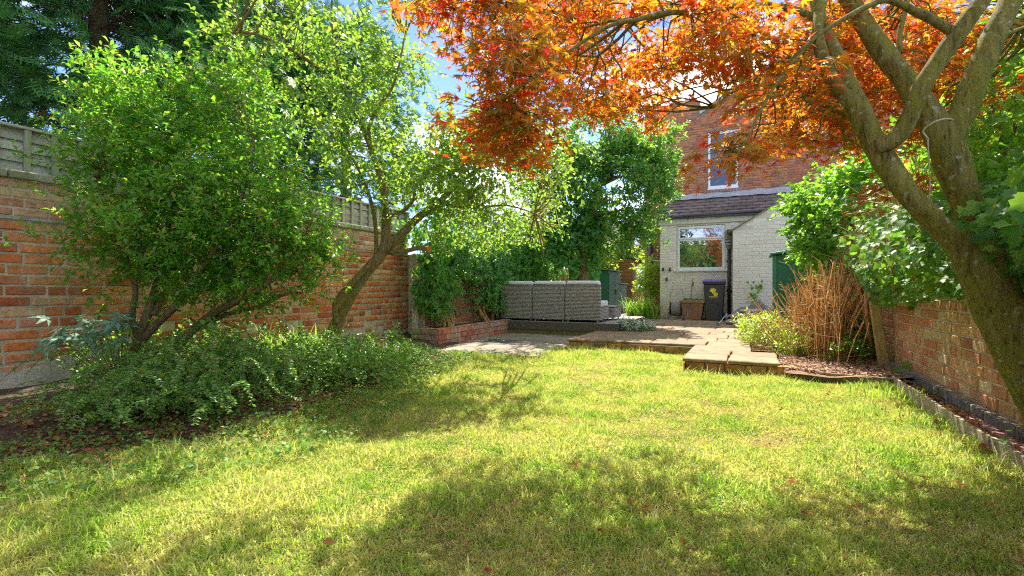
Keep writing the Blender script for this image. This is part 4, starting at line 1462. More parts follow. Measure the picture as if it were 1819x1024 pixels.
mb.add(v, [(4 * i + a, 4 * i + 4 + a, 4 * i + 4 + (a + 1) % 4, 4 * i + (a + 1) % 4) for i in range(len(vx) - 1) for a in range(4)] + [(0, 1, 2, 3)])
mb.build("verge", simple("mossy_verge", (.16, .13, .09), (.30, .22, .12), .9, 20), gb)
mb = MB(); mb.box(-.50, -.365, YG + .0, YG + .88, 2.42, 2.50)
mb.build("gutter", M['black'], gb)

# ------------------------------------------------------------------ things by the house wall
bn = thing("wheelie_bin", "dark grey wheelie bin with purple lid and yellow emblem standing by the kitchen wall", "bin", (-.82, 14.35, .142))
bx0, bx1, by0, by1 = -1.08, -.57, 14.08, 14.62


def taper(mb, cx, cy, z0, z1, wx0, wy0, wx1, wy1, dy=0):
    mb.add([(cx - wx0, cy - wy0, z0), (cx + wx0, cy - wy0, z0), (cx + wx0, cy + wy0, z0), (cx - wx0, cy + wy0, z0), (cx - wx1, cy - wy1 + dy, z1), (cx + wx1, cy - wy1 + dy, z1), (cx + wx1, cy + wy1 + dy, z1), (cx - wx1, cy + wy1 + dy, z1)],
           [(0, 3, 2, 1), (4, 5, 6, 7), (0, 1, 5, 4), (1, 2, 6, 5), (2, 3, 7, 6), (3, 0, 4, 7)])


mb = MB(); taper(mb, -.82, 14.36, .145, 1.10, .20, .24, .255, .29)
mb.build("body", M['bin'], bn, bevel=.025)
mb = MB(); taper(mb, -.82, 14.35, 1.10, 1.16, .27, .31, .285, .325)
mb.build("rim", M['bin'], bn, bevel=.012)
mb = MB(); taper(mb, -.82, 14.35, 1.162, 1.225, .285, .325, .25, .28)
mb.build("lid", M['purple'], bn, bevel=.02)
mb = MB(); mb.tube([(-1.03, 14.70, 1.12), (-.61, 14.70, 1.12)], .02, 8)
mb.build("handle", M['purple'], bn, smooth=True)
mb = MB()
pts = [(-.95, .20), (-.95, .52), (-.93, .59), (-.88, .62), (-.76, .62), (-.71, .59), (-.69, .52), (-.69, .20)]
yf = lambda z: 14.36 - .24 - (z - .145) / .955 * .05 - .004
mb.tube([(x_, yf(z_), z_) for x_, z_ in pts], .012, 6)
mb.build("moulded_arch", M['bin'], bn)
mb = MB()
for k in range(7):
    mb.box(-1.0 + .0, -.99, yf(.3) - .0, yf(.3) + .01, .3 + k * .01, .305 + k * .01)
em = [(0, 0), (.02, .05), (-.02, .055), (-.05, .10), (-.085, .105), (-.10, .14), (-.07, .17), (-.075, .20), (-.03, .19), (0, .215), (.03, .185), (.065, .18), (.06, .13), (.03, .10), (.045, .06), (.08, .04), (.10, .09), (.115, .03), (.07, -.01)]


def flat(mb, pts, cx, cz, sc, y):
    n = len(pts)
    c_ = (sum(p[0] for p in pts) / n, sum(p[1] for p in pts) / n)
    v = [(cx + c_[0] * sc, yf(cz + c_[1] * sc) - y, cz + c_[1] * sc)] + [(cx + a * sc, yf(cz + b_ * sc) - y, cz + b_ * sc) for a, b_ in pts]
    mb.add(v, [(0, 1 + i, 1 + (i + 1) % n) for i in range(n)])


mb = MB()
flat(mb, em, -.825, .80, .95, .004)
for k in range(9):
    flat(mb, [(0, 0), (.016, 0), (.012, .022), (.002, .02)], -.93 + k * .023, .765, 1, .004)
    if k % 3 != 1: flat(mb, [(0, 0), (.016, 0), (.014, .018), (.003, .02)], -.92 + k * .021, .735, 1, .004)
mb.build("emblem", M['yellow'], bn)
for x_ in (-1.05, -.59):
    mb = MB(); mb.tube([(x_ - .02, 14.64, .242), (x_ + .02, 14.64, .242)], .10, 16)
    mb.build("wheel", M['black'], bn, bevel=.01)

pt = thing("terracotta_pot", "square tapering terracotta planter between the hose reel and the bin", "pot", (-1.38, 14.35, .142))
mb = MB(); taper(mb, -1.36, 14.36, .143, .62, .215, .2, .29, .28)
mb.build("pot_body", M['terracotta'], pt, bevel=.02)
mb = MB()
for (a, b_, c_, d_) in ((-1.675, -1.045, 14.05, 14.10), (-1.675, -1.045, 14.62, 14.67), (-1.675, -1.625, 14.10, 14.62), (-1.095, -1.045, 14.10, 14.62)):
    mb.box(a, b_, c_, d_, .60, .665)
mb.build("pot_rim", M['terracotta'], pt, bevel=.012)
mb = MB(); mb.box(-1.62, -1.10, 14.1, 14.61, .621, .64)
stuff(mb.build("pot_soil", M['soil'], pt))
n_ = 260
P = np.stack([R.uniform(-1.6, -1.12, n_), R.uniform(14.1, 14.6, n_), R.uniform(.64, .70, n_)], 1)
scatter("seedlings", 'oval', P, R.normal(size=(n_, 3)) + [0, 0, .4], R.normal(size=(n_, 3)) * .4 + [0, 0, 1], R.uniform(.03, .06, n_), L['cover'], pt)
sp = thing("garden_tool", "wooden handled garden tool standing upright in the terracotta pot", "garden tool", (-1.4, 14.5, .64))
mb = MB(); mb.tube([(-1.42, 14.45, .62), (-1.41, 14.5, 1.0), (-1.385, 14.55, 1.28)], .012, 6, sub=2)
mb.build("shaft", M['vine'], sp, smooth=True)
mb = MB(); mb.box(-1.41, -1.36, 14.54, 14.565, 1.05, 1.18)
mb.build("tool_head", M['bark_grey'], sp, bevel=.006)

hr = thing("hose_reel", "wheeled garden hose reel with metal frame against the kitchen wall", "hose reel", (-1.85, 14.3, .142))
hx, hy = -1.80, 14.33
mb = MB()
mb.tube([(hx - .17, hy - .18, .16), (hx - .17, hy - .1, .35), (hx - .17, hy + .05, .65), (hx - .16, hy + .17, .92), (hx - .12, hy + .20, .965), (hx + .12, hy + .20, .965), (hx + .16, hy + .17, .92), (hx + .17, hy + .05, .65), (hx + .17, hy - .1, .35), (hx + .17, hy - .18, .16), (hx, hy - .2, .155), (hx - .17, hy - .18, .16)], .012, 8, sub=3)
mb.build("frame", M['metal'], hr, smooth=True)
for i in range(9):
    for rad_ in (.125, .155):
        x_ = hx - .11 + i * .027 + (.013 if rad_ > .13 else 0)
        mb = MB(); mb.tube([(x_, hy + rad_ * math.cos(a), .42 + rad_ * 1.15 * math.sin(a)) for a in np.linspace(0, 2 * math.pi, 21)], .0125, 6, cap=False)
        mb.build("hose_coil", M['hose'], hr, smooth=True)
for sg in (-1, 1):
    mb = MB(); mb.tube([(hx + sg * .135, hy, .42), (hx + sg * .150, hy, .42)], .19, 20)
    mb.build("drum_side", M['black'], hr)
    mb = MB(); mb.tube([(hx + sg * .19, hy + .1, .225), (hx + sg * .225, hy + .1, .225)], .08, 16)
    mb.build("wheel", M['black'], hr)
    mb = MB(); mb.tube([(hx + sg * .165, hy - .03, .40), (hx + sg * .165, hy - .01, .66)], .02, 8)
    mb.build("bracket", M['orange'], hr)
mb = MB(); mb.tube([(hx + .15, hy - .1, .48), (hx + .28, hy - .15, .47), (hx + .33, hy - .2, .3), (hx + .28, hy - .22, .155), (hx + .42, hy - .2, .152)], .012, 6, sub=4)
mb.build("hose_end", M['hose'], hr, smooth=True)
mb = MB(); mb.tube([(hx - .15, hy - .05, .42), (hx - .26, hy - .08, .40)], .014, 6)
mb.build("crank", M['orange'], hr)

# bags and tarpaulin
def bag(cx, cy, cz, lx, ly, lz, rot, label):
    u = np.linspace(0, 2 * math.pi, 19)[:-1]
    v_, f_ = [], []
    rows = 9
    for i in range(rows):
        ph = -math.pi / 2 + math.pi * i / (rows - 1)
        for k, a in enumerate(u):
            ca, sa = math.cos(a), math.sin(a)
            x_ = math.copysign(abs(ca) ** .5, ca) * math.cos(ph) ** .5
            y_ = math.copysign(abs(sa) ** .5, sa) * math.cos(ph) ** .5
            z_ = math.sin(ph) * (1 + .12 * math.sin(3 * a + cx * 9) + .07 * math.sin(7 * a))
            wx = x_ * lx * (1 + .04 * math.sin(5 * a)); wy = y_ * ly
            v_.append((cx + wx * math.cos(rot) - wy * math.sin(rot), cy + wx * math.sin(rot) + wy * math.cos(rot), cz + z_ * lz + .01 * math.sin(wx * 22)))
    for i in range(rows - 1):
        for k in range(18):
            f_.append((i * 18 + k, i * 18 + (k + 1) % 18, (i + 1) * 18 + (k + 1) % 18, (i + 1) * 18 + k))
    mb = MB(); mb.add(v_, f_)
    o = mb.build("compost_bag", M['bag'], None, smooth=True)
    tag(o, label, "bag", "compost bags stacked on the patio")


bag(-.12, 12.9, .20, .36, .24, .065, .2, "bottom pale brown compost bag of the pile on the patio")
bag(-.04, 13.0, .33, .36, .24, .07, -.15, "upper pale brown compost bag under the dark tarpaulin")
bag(.10, 13.1, .45, .30, .22, .06, .1, "topmost compost bag nearest the white gable wall, mostly under the tarpaulin")
v_, f_ = [], []
nx_, ny_ = 22, 12
for j in range(ny_):
    for i in range(nx_):
        u, vv_ = i / (nx_ - 1), j / (ny_ - 1)
        x_ = -.50 + u * 1.05
        y_ = 13.0 + vv_ * .45 - .1 * u
        ridge = .17 + .55 * u * (1 if u < .72 else max(0, 1 - (u - .72) * 3.2))
        z_ = .15 + ridge * (.55 + .45 * math.sin(vv_ * 3.0)) + .03 * math.sin(u * 17 + vv_ * 6) + .02 * math.sin(vv_ * 15 + u * 5)
        v_.append((x_, y_ + .03 * math.sin(u * 11), max(z_, .16)))
for j in range(ny_ - 1):
    for i in range(nx_ - 1):
        a = j * nx_ + i
        f_.append((a, a + 1, a + nx_ + 1, a + nx_))
mb = MB(); mb.add(v_, f_)
tp = mb.build("tarpaulin", M['tarp'], None, smooth=True)
sm = tp.modifiers.new("thick", 'SOLIDIFY'); sm.thickness = .01
tag(tp, "crumpled dark grey tarpaulin thrown over the compost bags", "tarpaulin")
dh = thing("dropped_hand_tool", "small green handled tool with pale shaft lying by the bags", "garden tool", (-.5, 12.5, .15))
mb = MB(); mb.tube([(-.62, 12.2, .17), (-.48, 13.4, .36)], .008, 6)
mb.build("shaft", M['chalk'], dh)
mb = MB(); mb.tube([(-.68, 13.25, .165), (-.62, 12.2, .18)], [.03, .025], 8)
mb.build("handle", M['green_light'], dh)

# green shed on the right
gs = thing("green_shed", "green metal shed with sloping roof in front of the white gable wall", "shed", (1.0, 11.5, .1))
sx0, sx1, sy0, sy1 = .47, 1.52, 11.2, 12.1
mb = MB()
mb.add([(sx0, sy0, .08), (sx1, sy0, .08), (sx1, sy1, .08), (sx0, sy1, .08), (sx0, sy0, 1.64), (sx1, sy0, 1.80), (sx1, sy1, 1.80), (sx0, sy1, 1.64)],
       [(0, 3, 2, 1), (4, 5, 6, 7), (0, 1, 5, 4), (1, 2, 6, 5), (2, 3, 7, 6), (3, 0, 4, 7)])
mb.build("shed_panel", M['green_metal'], gs)
mb = MB()
mb.add([(sx0 - .07, sy0 - .08, 1.655), (sx1 + .1, sy0 - .08, 1.82), (sx1 + .1, sy1 + .1, 1.82), (sx0 - .07, sy1 + .1, 1.655), (sx0 - .07, sy0 - .08, 1.70), (sx1 + .1, sy0 - .08, 1.865), (sx1 + .1, sy1 + .1, 1.865), (sx0 - .07, sy1 + .1, 1.70)],
       [(0, 3, 2, 1), (4, 5, 6, 7), (0, 1, 5, 4), (1, 2, 6, 5), (2, 3, 7, 6), (3, 0, 4, 7)])
mb.build("roof", M['green_light'], gs, bevel=.008)
mb = MB(); mb.box(sx0 - .035, sx0 + .035, sy0 - .02, sy0 + .03, .08, 1.64)
mb.build("corner_post", M['green_light'], gs)

# green cabinet left
gc = thing("green_storage_cabinet", "tall dark green storage cabinet behind the right end of the sofa", "cabinet", (-4.3, 16.2, .14))
mb = MB()
mb.add([(-4.75, 15.3, .13), (-3.95, 15.3, .13), (-3.95, 17.0, .13), (-4.75, 17.0, .13), (-4.75, 15.3, 1.60), (-3.95, 15.3, 1.54), (-3.95, 17.0, 1.54), (-4.75, 17.0, 1.60)],
       [(0, 3, 2, 1), (4, 5, 6, 7), (0, 1, 5, 4), (1, 2, 6, 5), (2, 3, 7, 6), (3, 0, 4, 7)])
mb.build("cabinet_body", M['green_metal'], gc, bevel=.006)
mb = MB()
mb.add([(-4.80, 15.24, 1.61), (-3.88, 15.24, 1.545), (-3.88, 17.05, 1.545), (-4.80, 17.05, 1.61), (-4.80, 15.24, 1.64), (-3.88, 15.24, 1.58), (-3.88, 17.05, 1.58), (-4.80, 17.05, 1.64)],
       [(0, 3, 2, 1), (4, 5, 6, 7), (0, 1, 5, 4), (1, 2, 6, 5), (2, 3, 7, 6), (3, 0, 4, 7)])
mb.build("roof", M['green_light'], gc)
for k in range(2):
    mb = MB(); mb.box(-3.948, -3.935, 15.36 + k * .8, 16.12 + k * .8, .2, 1.48)
    d_ = mb.build("door", M['green_metal'], gc, bevel=.004)
    if k == 1:
        mb = MB(); mb.box(-3.934, -3.915, 16.24, 16.27, .8, .95)
        mb.build("handle", M['black'], d_)
g2 = thing("green_storage_box", "short green storage box behind the tall green cabinet", "storage box", (-4.1, 17.6, .14))
mb = MB(); mb.box(-4.5, -3.97, 17.1, 18.0, .13, 1.12)
mb.build("box_body", M['green_metal'], g2, bevel=.005)
mb = MB(); mb.box(-4.54, -3.90, 17.07, 18.04, 1.122, 1.17)
mb.build("lid", M['green_light'], g2, bevel=.006)

# wooden shed behind
ws = thing("wooden_shed", "golden timber shed under a climber at the end of the side path", "shed", (-4.6, 20, .14))
bh_ = .13
for k in range(15):
    mb = MB(); mb.box(-4.02, -3.985, 19.1, 22.0, .16 + k * bh_, .16 + (k + 1) * bh_ - .010)
    mb.build("cladding_board", M['shed'], ws)
    mb = MB(); mb.box(-5.35, -4.025, 19.06, 19.095, .16 + k * bh_, .16 + (k + 1) * bh_ - .010)
    mb.build("cladding_board", M['shed'], ws)
mb = MB(); mb.box(-5.3, -4.03, 19.1, 21.9, .12, 2.1)
mb.prism_y([(-5.3, 2.1), (-4.03, 2.1), (-5.2, 2.75)], 19.1, 21.9)
mb.build("shed_core", M['mortar_red'], ws)
mb = MB(); mb.box(-4.03, -3.965, 19.04, 19.11, .14, 2.12)
mb.build("corner_post", M['shed'], ws)
mb = MB(); mb.box(-3.983, -3.965, 20.0, 20.9, 1.0, 1.75)
mb.build("window", M['glass'], ws)
mb = MB()
mb.add([(-3.85, 18.9, 2.06), (-5.3, 18.9, 2.85), (-5.3, 22.1, 2.85), (-3.85, 22.1, 2.06), (-3.85, 18.9, 2.10), (-5.3, 18.9, 2.89), (-5.3, 22.1, 2.89), (-3.85, 22.1, 2.10)],
       [(0, 3, 2, 1), (4, 5, 6, 7), (0, 1, 5, 4), (1, 2, 6, 5), (2, 3, 7, 6), (3, 0, 4, 7)])
mb.build("roof", M['tile'], ws)

# distant houses down the gap
def far_house(label, x0, x1, y0, h, wins, chim=None, pitch=2.2):
    t_ = thing("terraced_house", label, "house", ((x0 + x1) / 2, y0, 0), "brick houses beyond the side path")
    mb = MB(); mb.box(x0, x1, y0, y0 + 6, -.1, h)
    mb.build("wall", M['brick_house'], t_)
    mb = MB()
    mb.add([(x0 - .2, y0 - .3, h), (x1 + .2, y0 - .3, h), (x1 + .2, y0 + 3, h + pitch), (x0 - .2, y0 + 3, h + pitch), (x0 - .2, y0 + 6.3, h), (x1 + .2, y0 + 6.3, h)], [(0, 1, 2, 3), (3, 2, 5, 4), (0, 3, 4), (1, 5, 2)])
    mb.build("roof", M['tile'], t_)
    for (a, b_, c_, d_) in wins:
        mb = MB(); mb.box(a, b_, y0 - .06, y0 - .002, c_, d_)
        f_ = mb.build("window", M['upvc'], t_)
        mb = MB(); mb.box(a + .1, b_ - .1, y0 - .075, y0 - .062, c_ + .1, d_ - .1)
        mb.build("pane", M['glass'], f_)
    if chim:
        mb = MB(); mb.box(chim[0], chim[0] + 1.0, y0 + 2.5, y0 + 3.5, h, chim[1])
        c1 = mb.build("chimney", M['brick_house'], t_)
        for k in range(3):
            mb = MB(); mb.tube([(chim[0] + .2 + .3 * k, y0 + 3, chim[1]), (chim[0] + .2 + .3 * k, y0 + 3, chim[1] + .5)], .1, 8)
            mb.build("chimney_pot", M['terracotta'], c1)


far_house("distant brick house with chimney left of the gap above the shed", -13.5, -9.0, 40, 4.4, [(-11.5, -10.6, 2.6, 3.8), (-10.2, -9.5, 2.6, 3.8)], (-12, 7.4))
far_house("distant tall red brick house right of the gap beside the drainpipe", -8.1, -5.2, 36, 5.2, [(-7.6, -6.9, 2.4, 3.9), (-7.6, -6.9, 4.1, 5.0)], None, 1.5)
far_house("small far house with chimney pots seen through the gap", -17, -12.5, 62, 3.2, [], (-14.6, 5.8), 1.2)

# ================================================================== VEGETATION
# ---- Japanese maple
def ap(*q):
    return [tuple(at(*p)) for p in q]


mt = thing("japanese_maple", "orange leaved japanese maple with two mossy trunks leaning over the right side of the lawn", "tree", tuple(at(2030, 890, 2.42)))
T1 = ap((2020, 930, 2.46), (1950, 840, 2.46), (1875, 730, 2.48), (1825, 653, 2.50), (1783, 569, 2.52), (1752, 513, 2.53), (1724, 470, 2.54), (1700, 435, 2.55), (1662, 396, 2.56), (1617, 350, 2.58), (1580, 300, 2.61), (1551, 250, 2.65), (1526, 200, 2.68), (1504, 150, 2.72), (1487, 105, 2.75), (1472, 70, 2.79), (1456, 35, 2.84), (1450, 0, 2.9), (1440, -60, 2.95))
mb = MB(); mb.tube(T1, [.17, .14, .122, .112, .105, .092, .068, .056, .053, .053, .056, .057, .056, .050, .040, .034, .034, .035, .034], 18, wob=.06, sub=4)
T1b = ap((1528, 205, 2.68), (1500, 172, 2.68), (1478, 142, 2.68), (1464, 112, 2.69), (1455, 80, 2.72), (1453, 45, 2.78), (1458, 10, 2.84), (1480, -60, 2.9))
mb.tube(T1b, [.03, .035, .036, .034, .030, .028, .028, .026], 12, wob=.06, sub=4)
T2 = ap((1850, 700, 2.6), (1818, 610, 2.63), (1790, 540, 2.66), (1768, 480, 2.70), (1750, 435, 2.73), (1731, 400, 2.75), (1714, 350, 2.77), (1695, 300, 2.78), (1674, 246, 2.80), (1643, 195, 2.84), (1607, 140, 2.88), (1570, 95, 2.94), (1530, 35, 3.0), (1480, -50, 3.1), (1400, -160, 3.2))
mb.tube(T2, [.07, .075, .076, .072, .066, .070, .075, .080, .084, .066, .058, .056, .052, .047, .04], 18, wob=.06, sub=4)
T3 = ap((1690, 272, 2.79), (1698, 228, 2.78), (1718, 180, 2.77), (1741, 123, 2.76), (1770, 53, 2.76), (1795, 0, 2.78), (1840, -120, 2.8))
mb.tube(T3, [.06, .064, .066, .062, .056, .054, .045], 14, wob=.05, sub=4)
T4 = ap((1556, 262, 2.60), (1590, 247, 2.56), (1616, 206, 2.52), (1632, 164, 2.48), (1663, 115, 2.46), (1692, 72, 2.44), (1721, 33, 2.43), (1748, -6, 2.42), (1790, -90, 2.4))
mb.tube(T4, [.040, .043, .041, .040, .040, .042, .040, .038, .03], 14, wob=.05, sub=4)
mb.build("trunk", M['bark_maple'], mt, smooth=True)
mb = MB()
B = []
B.append(ap((1700, 62, 2.44), (1660, 38, 2.42), (1620, 18, 2.4), (1575, 0, 2.36), (1520, 22, 2.3), (1455, 62, 2.25), (1400, 110, 2.2)))
B.append(ap((1452, 35, 2.86), (1420, 20, 2.9), (1370, 10, 2.95), (1310, 10, 2.9), (1240, 20, 2.8), (1180, 24, 2.7), (1130, 36, 2.6), (1085, 45, 2.5), (1020, 85, 2.4), (960, 130, 2.3), (900, 170, 2.2)))
B.append(ap((1440, -60, 2.95), (1340, -120, 2.9), (1200, -160, 2.7), (1050, -140, 2.4), (940, -80, 2.3), (900, -10, 2.2)))
B.append(ap((1480, -50, 3.1), (1380, -90, 3.5), (1260, -60, 3.9), (1150, 0, 4.1), (1050, 70, 4.2), (980, 130, 4.2)))
B.append(ap((1400, -160, 3.2), (1250, -260, 3.2), (1050, -330, 2.9), (850, -300, 2.6)))
B.append(ap((1600, 95, 2.92), (1598, 60, 2.95), (1610, 15, 3.0), (1625, -60, 3.1)))
B.append(ap((1860, -160, 2.8), (1900, -300, 3.0), (1800, -400, 3.4), (1600, -420, 3.8)))
B.append(ap((1790, -90, 2.4), (1700, -250, 2.2), (1500, -380, 2.0), (1200, -450, 1.8), (900, -480, 1.6)))
B.append(ap((1760, 75, 2.76), (1790, 60, 2.9), (1830, 45, 3.1), (1900, 20, 3.4)))
B.append(ap((1545, 190, 2.9), (1500, 200, 3.1), (1440, 180, 3.3), (1380, 150, 3.4), (1310, 160, 3.4), (1270, 190, 3.3)))
B.append(ap((1455, 60, 2.74), (1400, 120, 2.6), (1360, 180, 2.4), (1330, 240, 2.3), (1300, 290, 2.2)))
rads = [(.024, .006), (.022, .005), (.022, .004), (.03, .006), (.03, .01), (.016, .008), (.035, .01), (.035, .01), (.014, .006), (.02, .005), (.012, .003)]
for p, (a, b_) in zip(B, rads):
    mb.tube(p, list(np.linspace(a, b_, len(p))), 8, wob=.04, sub=3)
SK = skeleton(B)

spr = []      # spray centres (point, radius)
def maple_zone(x0, x1, ylo, yhi, t0, t1, n):
    for _ in range(n):
        px_ = R.uniform(x0, x1)
        u = (px_ - x0) / (x1 - x0)
        yt = np.interp(u, *ylo); yb_ = np.interp(u, *yhi)
        py_ = R.uniform(yt, yb_)
        spr.append(at(px_, py_, R.uniform(t0, t1)))


maple_zone(835, 960, ([0, 1], [70, 40]), ([0, .3, .7, 1], [180, 265, 270, 190]), 1.9, 2.9, 17)
maple_zone(830, 960, ([0, 1], [200, 180]), ([0, .5, 1], [285, 275, 215]), 2.2, 2.8, 9)
maple_zone(920, 1230, ([0, 1], [-20, -20]), ([0, .3, .8, 1], [190, 215, 225, 130]), 2.6, 4.9, 98)
maple_zone(1230, 1480, ([0, 1], [-20, -20]), ([0, .15, .35, .6, .8, 1], [110, 135, 225, 225, 240, 225]), 2.5, 4.2, 68)
maple_zone(1440, 1680, ([0, 1], [-20, -20]), ([0, .5, 1], [250, 290, 240]), 3.1, 4.4, 95)
maple_zone(1600, 1840, ([0, 1], [-20, 0]), ([0, 1], [110, 190]), 3.0, 4.0, 20)
for (q, n) in (((770, 12, 2.2), 1), ((745, 2, 2.3), 1), ((800, 20, 2.2), 2), ((860, 10, 2.2), 2), ((900, 20, 2.3), 2), ((1290, 275, 2.4), 2), ((1345, 255, 2.6), 2), ((1400, 250, 3.2), 2), ((1585, 330, 3.3), 2)):
    for _ in range(n):
        spr.append(at(q[0] + R.uniform(-12, 12), q[1] + R.uniform(-10, 10), q[2] + R.uniform(-.1, .1)))
inframe = len(spr)
for _ in range(42):
    q = np.array([R.uniform(-3.0, -1.0), R.uniform(3.0, 5.0), R.uniform(3.5, 4.4)])
    if pix(q)[1][0] < -40: spr.append(q)
# the crown above the picture, which shades the lawn
for _ in range(60):
    a = R.uniform(0, 2 * np.pi); r_ = math.sqrt(R.random())
    x_, y_ = .1 + 2.2 * r_ * math.cos(a), 2.5 + 2.5 * r_ * math.sin(a)
    z_ = R.uniform(2.45, 3.9) - .25 * r_
    q = np.array([x_, y_, z_])
    px_, py_, t_ = pix(q)
    if t_[0] > .4 and (py_[0] > -150 or (px_[0] < 950 and py_[0] > -330)): continue
    spr.append(q)
spr = np.array(spr)
branch_to(mb, SK, spr, .011, .0028, seg=5, from_low=False)
P, D, Nn, Sz, A_, B_ = [], [], [], [], [], []
for i, c_ in enumerate(spr):
    rad_ = R.uniform(.13, .26)
    nl = int(R.uniform(44, 74) * (rad_ / .2) ** 1.2)
    if i >= inframe: nl = int(nl * 1.25); rad_ *= 1.15
    tilt = nrm(np.array([0, 0, 1.0]) + R.normal(size=3) * .22)
    ax = nrm(np.cross(tilt, R.normal(size=3))); ay = np.cross(tilt, ax)
    r_ = rad_ * np.sqrt(R.random(nl)); a = R.uniform(0, 2 * np.pi, nl)
    rad3 = ax * (np.cos(a) * r_)[:, None] + ay * (np.sin(a) * r_)[:, None]
    p = c_ + rad3 + tilt * R.normal(size=(nl, 1)) * .035 + np.array([0, 0, -1.0]) * (r_ ** 2 * 1.2)[:, None]
    P.append(p)
    D.append(nrm(rad3 / (r_[:, None] + 1e-6) * .8 + R.normal(size=(nl, 3)) * .45 + [0, 0, -.35]))
    Nn.append(nrm(tilt + R.normal(size=(nl, 3)) * .38))
    Sz.append(R.uniform(.027, .052, nl))
    k = max(4, nl // 4)
    A_.append(np.repeat(c_[None], k, 0)); B_.append(p[:k])
P, D, Nn, Sz = map(np.concatenate, (P, D, Nn, Sz))
stick_mesh("twigs", np.concatenate(A_), np.concatenate(B_), .0022, .001, M['bark_maple'], mt)
stuff(mb.build("branches", M['bark_maple'], mt, smooth=True))
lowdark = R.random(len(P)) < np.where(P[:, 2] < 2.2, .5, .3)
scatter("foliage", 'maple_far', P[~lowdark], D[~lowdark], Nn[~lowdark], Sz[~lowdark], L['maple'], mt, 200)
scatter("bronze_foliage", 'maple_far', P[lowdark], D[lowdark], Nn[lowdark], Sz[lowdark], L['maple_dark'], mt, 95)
# rope
mb = MB()
c0 = Vector(at(1672, 228, 2.80))
ring = [Vector(at(1648, 246, 2.70)), Vector(at(1640, 232, 2.72)), Vector(at(1662, 216, 2.68)), Vector(at(1688, 212, 2.72)), Vector(at(1700, 225, 2.9)), Vector(at(1670, 245, 2.97)), Vector(at(1646, 248, 2.9)), Vector(at(1648, 246, 2.70))]
mb.tube([tuple(p) for p in ring], .0045, 6, sub=4)
mb.tube(ap((1648, 246, 2.70), (1650, 290, 2.70), (1652, 330, 2.71), (1650, 362, 2.71)), .0035, 6, sub=3)
rp = mb.build("rope", M['rope'], None, smooth=True)
tag(rp, "pale rope looped round the fork of the maple with one end hanging down", "rope")

# ---- generic leafy crown
def crown(parent, ells, n_clumps, n_per, spread, tl, k, leaf, size, mat, up=.25, droop=0., sk=None, r0=.02, name="foliage", nind=0, tm=None, shell=.35, branch_mat=None, keep=None, nbr=60):
    c_, o_ = in_ellipsoids(ells, n_clumps, shell)
    if keep is not None:
        m_ = keep(c_); c_, o_ = c_[m_], o_[m_]
    P, D, Nn, tw = twigs(c_, o_, n_per, spread, tl, k, up, droop)
    Sz = size * R.uniform(.6, 1.2, len(P))
    if sk is not None:
        mb = MB(); branch_to(mb, sk, c_[:nbr], r0, .003)
        stuff(mb.build("branches", branch_mat, parent, smooth=True))
    if tm is not None:
        stick_mesh("twigs", tw[0], tw[1], .0025, .001, tm, parent)
    scatter(name, leaf, P, D, Nn, Sz, mat, parent, nind)
    return c_


# ---- fruit tree
ft_ = thing("fruit_tree", "leaning young fruit tree with sunlit open crown in front of the left brick wall", "tree", tuple(at(583, 640, 6.6)))
mb = MB()
t1 = ap((580, 650, 6.55), (590, 600, 6.55), (612, 545, 6.5), (650, 485, 6.45), (680, 448, 6.4), (686, 400, 6.4), (684, 362, 6.4), (678, 320, 6.35), (660, 270, 6.3), (640, 215, 6.2), (605, 140, 6.1), (590, 60, 6.0))
mb.tube(t1, [.12, .09, .078, .072, .068, .058, .05, .042, .034, .028, .02, .01], 12, wob=.06, sub=4)
t2 = ap((598, 575, 6.46), (596, 540, 6.38), (620, 508, 6.34), (650, 476, 6.36), (672, 452, 6.38))
mb.tube(t2, [.04, .042, .042, .04, .04], 10, wob=.05, sub=4)
t3 = ap((683, 448, 6.4), (715, 415, 6.35), (745, 385, 6.3), (775, 365, 6.25), (800, 340, 6.1), (850, 300, 6.0), (905, 275, 5.9))
mb.tube(t3, [.06, .055, .05, .042, .03, .018, .01], 10, wob=.05, sub=4)
t4 = ap((668, 455, 6.38), (668, 415, 6.3), (663, 375, 6.2), (650, 330, 6.1), (625, 280, 6.0), (600, 240, 5.9))
mb.tube(t4, [.03, .026, .024, .018, .012, .008], 8, wob=.05, sub=3)
t5 = ap((690, 448, 6.35), (722, 446, 6.2), (742, 441, 6.15), (762, 443, 6.1))
mb.tube(t5, [.034, .03, .032, .034], 8, wob=.06, sub=3)
t6 = ap((686, 385, 6.4), (712, 378, 6.3), (735, 355, 6.2), (738, 330, 6.1), (770, 290, 6.0), (800, 200, 5.9))
mb.tube(t6, [.03, .026, .022, .018, .012, .006], 8, wob=.05, sub=3)
t7 = ap((660, 270, 6.3), (655, 230, 6.2), (672, 190, 6.1), (700, 150, 6.0), (720, 60, 5.9))
mb.tube(t7, [.03, .026, .022, .016, .008], 8, wob=.05, sub=3)
t8 = ap((590, 140, 6.1), (520, 90, 5.6), (450, 60, 5.0), (400, 60, 4.6))
mb.tube(t8, [.025, .02, .014, .006], 8, wob=.05, sub=3)
t9 = ap((780, 362, 6.2), (840, 370, 6.1), (900, 365, 6.0), (950, 380, 6.0))
mb.tube(t9, [.02, .016, .01, .006], 8, wob=.05, sub=3)
mb.build("trunk", M['bark_apple'], ft_, smooth=True)
mb = MB(); mb.tube(ap((761, 443, 6.1), (763.5, 443, 6.09)), .042, 14)
mb.build("sawn_end", simple("sawn_wood", (.55, .22, .07), (.4, .15, .05), .8), ft_)
sk = skeleton([t1[5:], t3[2:], t4[2:], t6, t7, t8, t9])
E_ = lambda px_, py_, t_, rx, rz, ry=None: (at(px_, py_, t_), (rx, ry or rx, rz))
